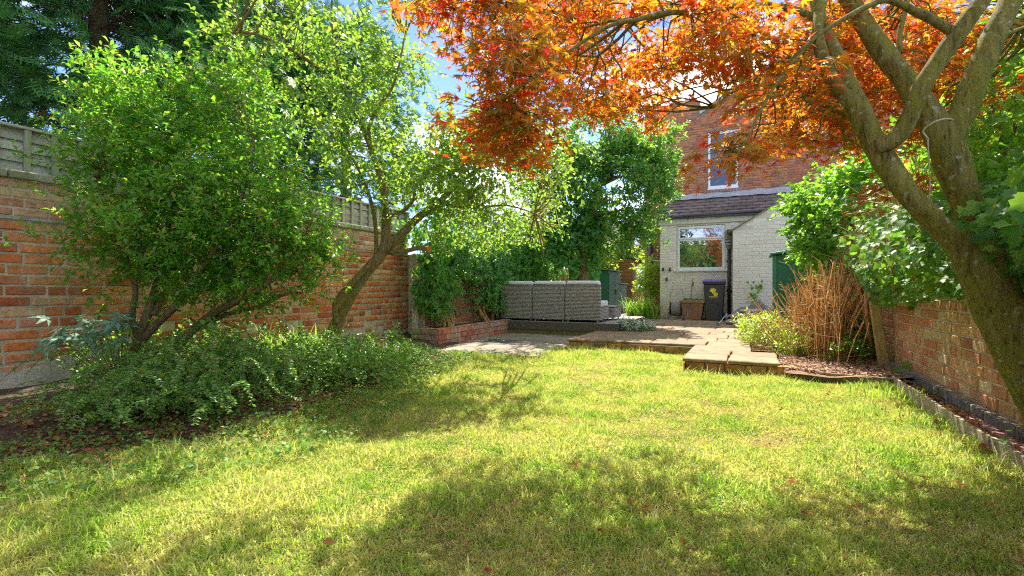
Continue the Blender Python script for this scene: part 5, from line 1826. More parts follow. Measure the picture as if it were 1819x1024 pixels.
ells = [E_(620, 190, 6.1, .75, .8), E_(480, 110, 5.3, .6, .45), E_(560, 60, 5.8, .7, .35), E_(680, 300, 6.1, .6, .45), E_(780, 330, 6.0, .65, .4), E_(700, 90, 6.0, .42, .55), E_(870, 300, 5.9, .65, .32), E_(820, 400, 6.2, .6, .3), E_(900, 380, 6.2, .45, .28), E_(740, 250, 6.0, .4, .4), E_(990, 300, 6.0, .45, .16), E_(660, 120, 6.1, .5, .6), E_(420, 50, 4.9, .35, .25), E_(860, 250, 6.2, .55, .35), E_(550, -110, 4.5, .9, .4), E_(700, -110, 5.0, .8, .35), E_(830, 270, 5.6, .4, .22), E_(800, 300, 6.8, .6, .4), E_(900, 400, 8.6, 1.0, .45), E_(840, 370, 8.0, .7, .4), E_(960, 345, 8.6, .7, .35)]
crown(ft_, ells, 440, 6, .12, .24, 6, 'quad_oval', .070, L['apple'], .15, .15, sk, .012, tm=M['bark_apple'], shell=.1, branch_mat=M['bark_apple'], nbr=130)

crown(ft_, [E_(830, 265, 5.7, .45, .28), E_(900, 235, 6.0, .5, .3), E_(790, 300, 5.4, .4, .25)], 75, 6, .12, .24, 6, 'quad_oval', .070, L['apple'], .15, .15, None, tm=M['bark_apple'], shell=.1, name="outer_foliage")
# ---- big bush on the left
bb = thing("broad_bush", "large glossy green bush with several bent stems in front of the left brick wall", "bush", tuple(at(222, 690, 4.5)))
mb = MB()
s1 = ap((222, 700, 4.5), (232, 640, 4.45), (245, 600, 4.4), (262, 560, 4.4), (280, 500, 4.45), (300, 430, 4.5), (310, 340, 4.5), (300, 240, 4.5))
s2 = ap((240, 620, 4.43), (275, 580, 4.4), (310, 545, 4.35), (340, 500, 4.3), (390, 430, 4.35), (430, 350, 4.4), (450, 250, 4.4))
s3 = ap((300, 640, 4.6), (330, 600, 4.55), (375, 560, 4.5), (430, 530, 4.4), (480, 500, 4.4), (530, 450, 4.4), (555, 380, 4.4))
s4 = ap((245, 600, 4.4), (235, 560, 4.35), (240, 510, 4.3), (215, 440, 4.2), (190, 380, 4.2), (170, 300, 4.2))
s5 = ap((340, 590, 4.55), (400, 560, 4.6), (460, 545, 4.6), (500, 525, 4.7), (540, 520, 4.8))
s6 = ap((275, 560, 4.4), (300, 500, 4.55), (340, 420, 4.7), (360, 320, 4.8))
for s_, r_ in ((s1, .055), (s2, .04), (s3, .045), (s4, .03), (s5, .025), (s6, .03)):
    mb.tube(s_, list(np.linspace(r_, .012, len(s_))), 9, wob=.1, sub=4)
stuff(mb.build("stems", M['bark_grey'], bb, smooth=True))
sk = skeleton([s1[3:], s2[2:], s3[3:], s4[2:], s5, s6])
ells = [E_(330, 300, 4.55, .75, .85), E_(215, 330, 4.25, .42, .75), E_(455, 330, 4.55, .58, .65), E_(270, 190, 4.4, .55, .45), E_(410, 190, 4.55, .42, .35), E_(180, 430, 4.15, .30, .35), E_(520, 420, 4.5, .42, .45), E_(360, 450, 4.5, .6, .3), E_(185, 170, 4.3, .22, .3), E_(250, 500, 4.3, .25, .15), E_(480, 510, 4.4, .3, .18), E_(540, 470, 4.6, .3, .35), E_(400, 520, 4.6, .5, .25), E_(330, 400, 4.3, .6, .5)]
crown(bb, ells, 640, 6, .10, .17, 8, 'simple', .060, L['bush'], .5, 0, sk, .010, tm=M['bark_grey'], shell=.12, branch_mat=M['bark_grey'], nind=290, nbr=220)

# ---- conifers beyond the left fence
def conifer(label, x_, y_, h, rad, z0, n, seed):
    t_ = thing("conifer", label, "tree", (x_, y_, 0), "dark conifers beyond the left fence")
    mb = MB(); mb.tube([(x_, y_, -.1), (x_ + .05, y_, h * .5), (x_, y_, h)], [.17, .12, .02], 10, wob=.06, sub=4)
    mb.build("trunk", M['bark_grey'], t_, smooth=True)
    a = R.uniform(0, 2 * np.pi, n)
    u = R.random(n)
    z = z0 + (h - z0) * u
    rr_ = rad * (1 - u * .55) * (.45 + .55 * np.sqrt(R.random(n)))
    c_ = np.stack([x_ + np.cos(a) * rr_, y_ + np.sin(a) * rr_, z - rr_ * .12], 1)
    A_ = np.stack([np.full(n, x_), np.full(n, y_), z + .05], 1)
    k = min(n, 170)
    stick_mesh("branches", A_[:k], c_[:k], .022, .006, M['bark_grey'], t_)
    m_ = 27
    c2 = np.repeat(c_, m_, 0) + R.normal(size=(n * m_, 3)) * np.array([.26, .26, .2])
    out = np.repeat(np.stack([np.cos(a), np.sin(a), np.full(n, -.35)], 1), m_, 0)
    D = nrm(out * .9 + R.normal(size=c2.shape) * .5 + [0, 0, -.15])
    Nn = nrm(np.array([0, 0, 1.0]) + R.normal(size=c2.shape) * .5)
    scatter("foliage", 'frond', c2, D, Nn, R.uniform(.2, .36, len(c2)), L['conifer'], t_)
    # bare lower twigs
    nb = 140
    aa = R.uniform(0, 2 * np.pi, nb); zz = R.uniform(z0 - 1.2, z0 + .3, nb)
    s0 = np.stack([np.full(nb, x_), np.full(nb, y_), zz], 1)
    e0 = s0 + np.stack([np.cos(aa), np.sin(aa), R.uniform(-.4, .3, nb)], 1) * R.uniform(.5, 1.4, nb)[:, None]
    stick_mesh("bare_twigs", s0, e0, .009, .003, M['vine'], t_)


conifer("dark green conifer above the fence at the far left of the garden", -8.0, 1.0, 7.5, 2.0, 3.2, 210, 1)
conifer("dark green conifer whose bare trunk shows left of the broad bush", -7.9, 3.65, 7.8, 1.9, 3.2, 230, 2)
conifer("dark conifer behind the top of the broad bush", -8.4, 6.0, 7.6, 1.9, 3.1, 150, 3)
conifer("dark conifer behind the trunk of the leaning fruit tree", -8.3, 8.6, 6.9, 1.8, 3.1, 110, 4)

# ---- creeper on the wall behind the planter
cr_ = thing("virginia_creeper", "dark green creeper hanging over the brick wall above the raised planter", "climber", (-5.3, 8.5, .27))
mb = MB()
for k in range(14):
    y_ = 7.5 + .05 * k if k < 7 else R.uniform(7.6, 11.5)
    z1_ = R.uniform(1.2, 1.9)
    base = (-5.05 + R.uniform(-.1, .1), 7.75 + .04 * k if k < 7 else y_, .24)
    mb.tube([base, (-5.15, base[1] + R.uniform(-.15, .15), .55), (-5.25, base[1] + R.uniform(-.35, .35), .95), (-5.3, base[1] + R.uniform(-.5, .5), z1_)], [.03, .022, .018, .010], 7, wob=.12, sub=5)
stuff(mb.build("stems", M['vine'], cr_, smooth=True))
n = 520
A_ = np.stack([R.uniform(-5.3, -4.95, n), R.normal(7.95, .24, n), R.uniform(.5, 1.5, n)], 1)
stick_mesh("dry_vines", A_, A_ + R.normal(size=(n, 3)) * np.array([.08, .14, .2]), .004, .002, M['vine'], cr_)
def curtain(y0, y1, z0f, z1, n, x0=-5.36, x1=-4.8, hole=None):
    y_ = R.uniform(y0, y1, n)
    zlo = np.interp(y_, *z0f)
    z_ = zlo + (z1 - zlo) * R.random(n) ** .8
    x_ = R.uniform(x0, x1, n) + .15 * np.clip(z_ - 1, 0, 1)
    q = np.stack([x_, y_, z_], 1)
    if hole is not None: q = q[~hole(q)]
    return q
hole = lambda q: (q[:, 1] > 8.0) & (q[:, 1] < 9.25) & (q[:, 2] < 1.22) & (R.random(len(q)) < .985)
q = curtain(7.1, 12.5, ([7.1, 7.25, 7.7, 8.2, 9.0, 9.5, 10, 12.5], [.75, .48, .5, .95, .8, .45, .4, .7]), 2.05, 4600, hole=hole)
n = len(q)
D = nrm(np.array([.45, -.25, -.75]) + R.normal(size=(n, 3)) * .42)
Nn = nrm(np.array([.75, -.5, .65]) + R.normal(size=(n, 3)) * .35)
scatter("foliage", 'five', q, D, Nn, R.uniform(.07, .155, n) * np.where(q[:, 1] < 8.2, 1.15, .9), L['creeper'], cr_, 290)
# hanging vines
A_ = []
for k in range(42):
    y_ = R.uniform(8.6, 10.3); x_ = R.uniform(-5.2, -4.9)
    zz = np.linspace(1.7, R.uniform(.4, .9), 9)
    p = np.stack([x_ + .04 * np.sin(zz * 7 + k), y_ + .03 * np.cos(zz * 9 + k), zz], 1)
    A_.append((p[:-1], p[1:]))
stick_mesh("hanging_stems", np.concatenate([a for a, b_ in A_]), np.concatenate([b_ for a, b_ in A_]), .003, .003, M['vine'], cr_)
q = np.concatenate([np.repeat(a, 3, 0) for a, b_ in A_]); n = len(q)
scatter("hanging_foliage", 'ivy', q + R.normal(size=(n, 3)) * .03, nrm(np.array([.4, -.2, -.7]) + R.normal(size=(n, 3)) * .5), nrm(np.array([.7, -.5, .5]) + R.normal(size=(n, 3)) * .4), R.uniform(.04, .065, n), L['creeper'], cr_)

# climbing mass over the wall, between creeper and bay tree
cm = thing("climbing_shrub", "mass of green climber along the wall top behind the sofa", "climber", (-5.5, 12, .14))
mb = MB()
for k in range(7):
    y_ = 10.2 + k * .75
    mb.tube([(-5.2, y_, .1), (-5.1 + R.uniform(-.2, .2), y_ + .1, 1.0), (-5.3, y_ + R.uniform(-.3, .3), 2.1)], [.035, .03, .015], 7, wob=.1, sub=4)
stuff(mb.build("stems", M['bark_grey'], cm, smooth=True))
ells = [((-5.45, 9.3, 2.15), (.5, 1.2, .42)), ((-5.4, 10.8, 2.2), (.65, 1.1, .6)), ((-5.35, 12.2, 1.9), (.7, 1.2, .9)), ((-5.4, 13.8, 1.9), (.7, 1.2, .95)), ((-5.6, 7.9, 2.1), (.4, .7, .3))]
crown(cm, ells, 330, 7, .13, .2, 7, 'quad_oval', .095, L['creeper'], .1, .3, tm=None, shell=.3)
ells = [((-5.0, 9.6, 2.35), (.6, 1.0, .4)), ((-4.9, 8.4, 2.2), (.45, .7, .3))]

# ---- bay tree
by = thing("evergreen_tree", "dense rounded evergreen tree behind the sofa left of the house", "tree", tuple(at(1038, 560, 12.2)))
mb = MB()
b1 = ap((1038, 570, 12.2), (1037, 500, 12.2), (1040, 430, 12.2), (1060, 350, 12.2), (1080, 270, 12.2))
b2 = ap((1018, 570, 12.5), (1016, 490, 12.5), (1010, 420, 12.5), (1000, 330, 12.5))
mb.tube(b1, [.15, .13, .12, .09, .04], 10, wob=.06, sub=4)
mb.tube(b2, [.09, .08, .07, .04], 9, wob=.06, sub=4)
mb.build("trunk", M['bark_apple'], by, smooth=True)
sk = skeleton([b1[2:], b2[2:]])
ells = [E_(1090, 330, 12.2, 1.25, 1.15), E_(1010, 340, 12.5, 1.0, 1.2), E_(1130, 280, 12.1, .75, .7), E_(1145, 370, 12.1, .6, .6), E_(1060, 250, 12.2, 1.0, .7), E_(1170, 310, 12.1, .45, .5), E_(960, 300, 12.4, .8, .8), E_(1100, 420, 12.1, .8, .35), E_(1040, 440, 12.2, .6, .4), E_(1180, 240, 12.0, .25, .35)]
crown(by, ells, 700, 6, .13, .2, 8, 'simple', .112, L['bay'], .25, .05, sk, .04, tm=None, shell=.45, branch_mat=M['bark_grey'], nbr=90)
vn = thing("climber_on_tree", "leafy climber trailing down the trunks of the evergreen tree", "climber", tuple(at(1028, 560, 13.0)))
n = 2600
px_ = R.uniform(930, 1065, n); py_ = R.uniform(400, 500, n) - 30 * np.abs(np.sin(px_ * .08))
q = np.array([at(a, b_, c_) for a, b_, c_ in zip(px_, py_, R.uniform(11.7, 12.4, n))])
keep = ~((np.abs(px_ - 1037) < 7) & (py_ > 430)) & ~((px_ > 940) & (px_ < 985) & (py_ > 462))
q = q[keep]; n = len(q)
scatter("foliage", 'ivy', q, nrm(np.array([0, -.3, -.8]) + R.normal(size=(n, 3)) * .5), nrm(np.array([.2, -.8, .5]) + R.normal(size=(n, 3)) * .4), R.uniform(.07, .12, n), L['creeper'], vn)

# golden climber over the shed and cabinet
gl = thing("golden_climber", "sunlit yellow green climber over the wooden shed roof", "climber", (-4.6, 19.5, 1.8))
ells = [((-4.75, 19.4, 2.45), (.75, .9, .35)), ((-4.9, 17.8, 2.0), (.6, 1.0, .55)), ((-4.3, 20.6, 2.35), (.5, 1.0, .16)), ((-5.0, 16.6, 2.0), (.4, .7, .5))]
crown(gl, ells, 190, 7, .12, .2, 6, 'ivy', .10, L['lime'], .1, .3, tm=M['vine'], shell=.2)
n = 160
q = np.array([at(R.normal(1118, 7), R.normal(493, 7), R.uniform(17.0, 18.6)) for _ in range(n)])
# shrub by kitchen corner, strap plant
ys_ = thing("lime_shrub", "yellow green shrub against the left corner of the kitchen wall", "shrub", (-2.75, 15.4, .14))
mb = MB()
for k in range(4):
    mb.tube([(-2.72, 15.4, .12), (-2.75 + .08 * k - .1, 15.4, .7), (-2.75 + .12 * k - .2, 15.4, 1.3)], [.02, .016, .008], 6, sub=3)
stuff(mb.build("stems", M['bark_grey'], ys_))
crown(ys_, [((-2.72, 15.3, 1.35), (.36, .35, .55)), ((-2.75, 15.2, .9), (.3, .3, .35))], 90, 6, .08, .14, 6, 'quad_oval', .07, L['lime'], .3, 0, shell=.1)


def strap(name, label, cx, cy, cz, n, ln, spread, mat, wd=.012, group=None):
    t_ = thing(name, label, "plant", (cx, cy, cz), group)
    V, F = [], []
    for i in range(n):
        a = R.uniform(0, 2 * np.pi); l = ln * R.uniform(.6, 1.1); k = R.uniform(.25, .9)
        bx, by_ = cx + R.normal() * spread, cy + R.normal() * spread
        dx, dy = math.cos(a), math.sin(a)
        n0 = len(V)
        for s_ in range(6):
            u = s_ / 5
            out = l * k * u ** 1.6 * .8
            z = cz + l * (u - .42 * k * u ** 2.6 * 1.5)
            w_ = wd * (1 - u ** 2 * .95)
            V += [(bx + dx * out - dy * w_, by_ + dy * out + dx * w_, z), (bx + dx * out + dy * w_, by_ + dy * out - dx * w_, z)]
        F += [(n0 + 2 * s_, n0 + 2 * s_ + 1, n0 + 2 * s_ + 3, n0 + 2 * s_ + 2) for s_ in range(5)]
    o = mesh_np("foliage", V, F, mat, t_)
    o["kind"] = "stuff"
    return t_


strap("strappy_plant", "arching bright strap leaved clump beside the path left of the kitchen wall", -2.62, 14.45, .13, 190, .85, .13, L['blade'], .014)
strap("strappy_plant", "pale striped strap leaved clump in front of the wooden shed", -3.15, 15.2, .13, 130, .85, .1, L['blade'], .012)
strap("strappy_plant", "tuft of upright grassy blades at the foot of the fruit tree", *at(505, 640, 5.9)[:2], .1, 120, .62, .16, L['blade'], .010)
strap("strappy_plant", "small grassy tuft left of the fruit tree trunk", *at(560, 620, 6.3)[:2], .12, 60, .6, .12, L['blade'], .009)
strap("grass_tuft", "long green grass tuft at the foot of the leaning post", 1.18, 5.55, .0, 90, .22, .13, L['blade'], .004)
strap("grass_tuft", "fine pale grass tuft against the right edging board", 1.18, 4.55, .0, 80, .16, .12, L['blade'], .003)

# white flowers in the paving pocket
mb = MB(); mb.box(-2.29, -1.93, 9.93, 11.40, .0, .11)
struct(mb.build("planting_pocket", M['soil']))
wf = thing("white_flowering_plant", "low mound of small white flowers in the patio pocket beside the deck", "flowers", (-2.1, 10.2, .11))
c_, o_ = in_ellipsoids([((-2.15, 10.1, .18), (.24, .3, .16)), ((-1.95, 10.4, .16), (.2, .3, .12))], 140, .1)
P, D, Nn, tw = twigs(c_, o_, 4, .03, .08, 5, .9)
scatter("foliage", 'narrow', P, D, Nn, R.uniform(.03, .05, len(P)), L['weed'], wf)
q = tw[1][R.random(len(tw[1])) < .7] + [0, 0, .03]; n = len(q)
q = np.repeat(q, 3, 0) + R.normal(size=(n * 3, 3)) * .012
scatter("petals", 'quad_round', q, R.normal(size=q.shape) * [1, 1, .3], R.normal(size=q.shape) * .4 + [0, -.3, 1], R.uniform(.02, .034, len(q)), L['petal'], wf)

# ---- cotoneaster style cover on the left bed
def spray_shrub(label, centres, n_st, ln, parent_loc, seed, zb=.12, lsz=.027, mat=None):
    t_ = thing("groundcover_shrub", label, "shrub", parent_loc, "spreading small leaved shrubs in the left bed")
    P, D, Nn, A_, B_ = [], [], [], [], []
    for i in range(n_st):
        c_ = centres[R.integers(len(centres))]
        a = R.uniform(0, 2 * np.pi)
        bx, by_ = max(c_[0] + R.normal() * c_[2], -5.6), c_[1] + R.normal() * c_[2]
        l = ln * R.uniform(.5, 1.15); hk = R.uniform(.25, 1.0) * c_[3]
        d = np.array([math.cos(a), math.sin(a), 0])
        if R.random() < .38: d = nrm(d + np.array([.9, -.8, 0]))
        m_ = int(l / .018)
        u = np.linspace(0.05, 1, m_)
        p = np.array([bx, by_, zb]) + d * (u * l * .85)[:, None]
        p[:, 2] += hk * l * (1.5 * u - 1.25 * u ** 2) + .03 * np.sin(u * 9 + i)
        p[:, 2] = np.maximum(p[:, 2], .04)
        side = np.array([-d[1], d[0], 0])
        tan = nrm(np.gradient(p, axis=0))
        for sg in (-1, 1):
            P.append(p); D.append(nrm(side * sg + tan * .5 + R.normal(size=p.shape) * .35)); Nn.append(nrm(np.array([0, 0, 1.0]) - tan * tan[:, 2:3] + R.normal(size=p.shape) * .45))
        A_.append(p[:-1]); B_.append(p[1:])
    P, D, Nn = map(np.concatenate, (P, D, Nn))
    stick_mesh("stems", np.concatenate(A_), np.concatenate(B_), .002, .002, M['bark_grey'], t_)
    scatter("foliage", 'simple', P, D, Nn, lsz * R.uniform(.6, 1.25, len(P)), mat or L['cover'], t_)


G = lambda px_, py_, s_, h_: (*at(px_, py_, (1 - .1) * 884 / (py_ - 512))[:2], s_, h_)
spray_shrub("dark arching small leaved shrub sprawling at the foot of the broad bush", [G(250, 728, .16, 1.5), G(300, 715, .2, 1.9), G(215, 745, .12, 1.1), G(275, 700, .2, 1.7)], 230, .62, tuple(at(240, 750, 3.5)), 1)
spray_shrub("small leaved shrub arching over brown litter in the middle of the left bed", [G(370, 728, .16, 1.3), G(420, 700, .2, 1.8), G(340, 700, .25, 2.0), G(400, 670, .3, 1.8)], 290, .66, tuple(at(380, 750, 3.4)), 2)
spray_shrub("sunlit pale small leaved shrub beside the base of the fruit tree", [G(500, 672, .2, 1.5), G(560, 660, .22, 1.4), G(470, 690, .2, 1.3), G(520, 650, .3, 1.4)], 300, .58, tuple(at(520, 700, 4.2)), 3)
spray_shrub("low variegated shrub at the far end of the left bed by the soil", [G(640, 650, .28, 1.1), G(690, 645, .22, .9), G(600, 665, .25, 1.3)], 300, .5, tuple(at(650, 660, 5.6)), 4, lsz=.03)

bc = thing("leafy_perennial", "mixed bright leafy growth poking up through the arching shrubs of the left bed", "plant", tuple(at(330, 700, 4.0)))
c_ = np.array([np.append(at(a, b_, .9 * 884 / (b_ - 512))[:2], R.uniform(.12, .5)) for a, b_ in zip(R.uniform(120, 720, 170), R.uniform(655, 715, 170))])
c_[:, 0] = np.clip(c_[:, 0], -5.5, 9)
P, D, Nn, tw = twigs(c_, np.tile([[.2, -.2, .6]], (len(c_), 1)), 4, .08, .16, 6, .7)
stick_mesh("stems", tw[0], tw[1], .0022, .001, M['bark_grey'], bc)
scatter("foliage", 'oval', P, D, Nn, R.uniform(.025, .055, len(P)), L['cover'], bc)
# feathery blue-green plant on the wall
bp = thing("blue_green_plant", "blue green lobed leaves fanning out before the left brick wall", "plant", tuple(at(170, 640, 4.2)))
n = 26
q = np.array([at(x_, y_, 4.2 + R.uniform(-.15, .15)) for x_, y_ in zip(R.uniform(85, 235, n), R.uniform(565, 615, n))])
scatter("foliage", 'five', q, nrm(np.array([-.5, -.7, -.1]) + R.normal(size=(n, 3)) * .35), nrm(np.array([.2, -.3, 1]) + R.normal(size=(n, 3)) * .25), R.uniform(.12, .2, n), L['silver'], bp, n, kind=None)
stick_mesh("stems", np.repeat(np.array([at(215, 690, 4.2)]), n, 0), q, .005, .003, M['bark_grey'], bp)

# weeds along the bed edge, mixed with the grass
def bed_points(n, lo, hi):
    y_ = R.uniform(.7, 6.4, n)
    e = np.interp(y_, [.6, 1.2, 2.05, 2.7, 3.75, 4.85, 5.85, 6.6], [-4.0, -3.2, -2.75, -2.8, -3.15, -3.72, -3.85, -4.2])
    x_ = e - R.uniform(lo, hi, n)
    return x_, y_


x_, y_ = bed_points(8500, -.45, .8)
z_ = np.maximum(bed_h(x_, y_), lump(x_, y_) - .012) + R.uniform(.01, .10, len(x_))
n = len(x_)
o = scatter("ground_weeds", 'quad_round', np.stack([x_, y_, z_], 1), R.normal(size=(n, 3)) * [1, 1, .35], R.normal(size=(n, 3)) * .55 + [0, 0, 1], R.uniform(.014, .036, n), L['weed'], None)
tag(o, "low round leaved weeds creeping from the left bed into the lawn", "weeds", kind='stuff')
x_, y_ = bed_points(8000, -.08, 1.7)
n = len(x_)
z_ = bed_h(x_, y_) + R.uniform(.0, .02, n)
o = scatter("leaf_litter", 'quad_oval', np.stack([x_, y_, z_], 1), R.normal(size=(n, 3)) * [1, 1, .2], R.normal(size=(n, 3)) * .4 + [0, 0, 1], R.uniform(.025, .055, n), L['litter'], None)
tag(o, "brown fallen leaves lying on the left bed soil", "leaf litter", kind='stuff')
# litter on the right bed
n = 6500
x_ = R.uniform(.36, 1.54, n); y_ = 6.32 + 4.8 * R.random(n) ** 1.8
o = scatter("bark_chips", 'narrow', np.stack([x_, y_, .075 + lump(x_ * 2, y_ * 2) * 1.2 + R.uniform(.0, .016, n)], 1), R.normal(size=(n, 3)) * [1, 1, .2], R.normal(size=(n, 3)) * .4 + [0, 0, 1], R.uniform(.025, .07, n), M['chip'], None)
tag(o, "loose bark chips covering the bed on the right", "bark chips", kind='stuff')
n = 420
x_ = R.uniform(1.365, 1.48, n); y_ = R.uniform(2.0, 6.2, n)
o = scatter("border_litter", 'oval', np.stack([x_, y_, .05 + lump(x_ * 3, y_ * 3) + R.uniform(.0, .02, n)], 1), R.normal(size=(n, 3)) * [1, 1, .2], R.normal(size=(n, 3)) * .4 + [0, 0, 1], R.uniform(.025, .06, n), L['litter'], None)
tag(o, "dry leaves between the edging board and the right wall", "leaf litter", kind='stuff')
# clover and debris in the lawn
n = 60
cx = R.uniform(-2.6, 1.2, n); cy = R.uniform(1.6, 6.2, n)
q = np.stack([np.repeat(cx, 26) + R.normal(0, .07, n * 26), np.repeat(cy, 26) + R.normal(0, .07, n * 26)], 1)
q = q[inside(LAWN, q[:, 0], q[:, 1]) & (q[:, 0] < 1.25)]
m_ = len(q)
o = scatter("clover", 'quad_round', np.stack([q[:, 0], q[:, 1], lump(q[:, 0], q[:, 1]) + R.uniform(.008, .028, m_)], 1), R.normal(size=(m_, 3)) * [1, 1, .3], R.normal(size=(m_, 3)) * .35 + [0, 0, 1], R.uniform(.010, .020, m_), L['weed'], None)
tag(o, "small patches of clover and broad leaved weeds among the lawn grass", "clover", kind='stuff')
m_ = 520
x_ = np.where(R.random(m_) < .6, 1.28 - R.exponential(.35, m_), R.uniform(-2.4, 1.2, m_)); y_ = R.uniform(1.5, 5.5, m_)
k = inside(LAWN, x_, y_); x_, y_ = x_[k], y_[k]; m_ = len(x_)
o = scatter("lawn_debris", 'simple', np.stack([x_, y_, lump(x_, y_) + R.uniform(.008, .03, m_)], 1), R.normal(size=(m_, 3)) * [1, 1, .3], R.normal(size=(m_, 3)) * .6 + [0, 0, 1], R.uniform(.012, .038, m_), L['litter'], None)
tag(o, "dry leaf fragments scattered in the lawn, thickest by the right edging", "leaf litter", kind='stuff')
s0 = np.stack([R.uniform(-2.4, 1.2, 46), R.uniform(1.5, 5, 46), np.full(46, .03)], 1)
o = stick_mesh("fallen_twigs", s0, s0 + nrm(R.normal(size=(46, 3)) * [1, 1, .1]) * R.uniform(.05, .2, 46)[:, None], .0025, .0012, M['vine'], None)
tag(o, "thin fallen twigs lying in the lawn", "twigs", kind='stuff')
# fallen leaves on the lawn
lit = [(1415, 855), (1385, 872), (1175, 712), (1100, 735), (1015, 830), (1155, 895), (1480, 690), (1260, 720), (870, 1008), (1700, 860), (1640, 850), (1230, 742), (1435, 915), (1130, 890), (1080, 940), (1520, 900), (960, 760), (1360, 790), (1210, 950), (1460, 705)]
for i, (a, b_) in enumerate(lit):
    for k in range(3):
        tt = 884 * .985 / (b_ + R.uniform(-5, 5) - 512)
        q = at(a + R.uniform(-14, 14), b_, tt)
        q = np.array([q[0], q[1], .022 + lump(q[0], q[1])])
        o = scatter("fallen_maple_leaf", 'maple', q[None], R.normal(size=(1, 3)) * [1, 1, .1], np.array([[R.normal() * .2, R.normal() * .2, 1]]), [R.uniform(.016, .027)], L['redlitter'], None, kind=None)
        tag(o, "small red maple leaf fallen on the lawn grass", "fallen leaf", "red maple leaves scattered on the lawn")
for (a, b_, s_, lab) in ((572, 968, .05, "single brown dead leaf lying in the foreground lawn"), (1655, 755, .09, "curled pale brown dead leaf beside the right edging board"), (1735, 800, .10, "long buff dead leaf near the joint of the right edging boards")):
    tt = 884 * .98 / (b_ - 512)
    q = at(a, b_, tt); q[2] = .03
    o = scatter("dead_leaf", 'broad', q[None], np.array([[.8, .3, .1]]), np.array([[.2, -.5, 1]]), [s_], L['litter'], None, kind=None)
    tag(o, lab, "fallen leaf")

# ---- ivy on the right wall
iv = thing("ivy", "dark glossy ivy spilling over the top of the right brick wall", "climber", (1.5, 6, 1.2))
mb = MB()
for k in range(16):
    y_ = R.uniform(7.7, 8.9); x_ = 1.5 - R.uniform(0, .12)
    mb.tube([(x_, y_, .1), (x_ + R.uniform(-.12, .05), y_ + R.uniform(-.25, .25), .8), (x_ + R.uniform(-.2, .1), y_ + R.uniform(-.4, .4), 1.5), (x_ + R.uniform(-.1, .2), y_ + R.uniform(-.5, .5), 2.1)], list(np.array([.024, .02, .015, .01]) * R.uniform(.5, 1.3)), 7, wob=.12, sub=5)
mb.tube([(1.42, 8.0, .05), (1.40, 8.1, .7), (1.38, 8.0, 1.4), (1.5, 8.1, 2.2)], [.05, .045, .04, .03], 10, wob=.1, sub=5)
stuff(mb.build("stems", M['vine'], iv, smooth=True))
n = 700
A_ = np.stack([R.uniform(1.15, 1.5, n), R.uniform(5.0, 8.6, n), R.uniform(1.2, 2.0, n)], 1)
stick_mesh("dry_vines", A_, A_ + R.normal(size=(n, 3)) * np.array([.1, .2, .14]), .005, .003, M['vine'], iv)


def wall_ivy(n, y0, y1, zf0, zf1, x0, x1):
    y_ = R.uniform(y0, y1, n)
    z_ = np.interp(y_, *zf0) + (np.interp(y_, *zf1) - np.interp(y_, *zf0)) * R.random(n)
    x_ = x1 - (x1 - x0) * R.random(n) ** .7 * np.sin(np.clip((z_ - np.interp(y_, *zf0)) / (np.interp(y_, *zf1) - np.interp(y_, *zf0) + 1e-6), 0.08, 1) * np.pi * .75 + .3)
    return np.stack([x_, y_, z_], 1)


q = wall_ivy(4300, 2.4, 9.8, ([2.4, 3.6, 4.6, 5.6, 6.5, 7.2, 8.0, 9.8], [1.02, 1.0, .98, .88, .8, .85, 1.25, 1.2]), ([2.4, 5, 6.5, 7.5, 9.8], [1.55, 1.75, 2.1, 2.5, 2.75]), .98, 1.6)
q = q[~((q[:, 1] > 6.6) & (q[:, 1] < 8.1) & (q[:, 2] > 1.35) & (q[:, 2] < 1.95) & (R.random(len(q)) < .75))]
n = len(q)
scatter("foliage", 'ivy', q, nrm(np.array([-.55, -.2, -.6]) + R.normal(size=(n, 3)) * .4), nrm(np.array([-.6, -.55, .75]) + R.normal(size=(n, 3)) * .38), R.uniform(.045, .085, n), L['ivy'], iv, 295)
i2 = thing("ivy_mound", "sunlit pale green ivy mound at the far end of the right wall by the gable", "climber", (1.3, 9, 1.2))
c_, o_ = in_ellipsoids([((1.35, 8.9, 2.35), (.55, .9, .5)), ((1.15, 9.6, 2.0), (.45, .7, .6)), ((1.45, 8.0, 2.45), (.45, .8, .35)), ((1.25, 10.0, 1.6), (.4, .7, .5)), ((.95, 9.6, 2.4), (.4, .5, .25))], 260, .35)
P, D, Nn, tw = twigs(c_, o_, 6, .1, .18, 6, .2, .2)
stick_mesh("stems", tw[0], tw[1], .003, .0015, M['vine'], i2)
scatter("foliage", 'ivy', P, D, Nn, R.uniform(.045, .085, len(P)), L['broad'], i2, 150)

# small ivy sprig on edging and little plants
def sprig(label, pts, leaf, szs, mat, base, name="small_plant"):
    t_ = thing(name, label, "plant", base)
    q = np.array(pts); n = len(q)
    scatter("foliage", leaf, q, nrm((q - np.array(base)) * [1, 1, .4] + R.normal(size=(n, 3)) * .1), nrm(np.array([-.2, -.5, 1]) + R.normal(size=(n, 3)) * .25), szs, mat, t_, n, kind=None)
    stick_mesh("stems", np.repeat(np.array([base]), n, 0), q, .003, .002, M['vine'], t_)


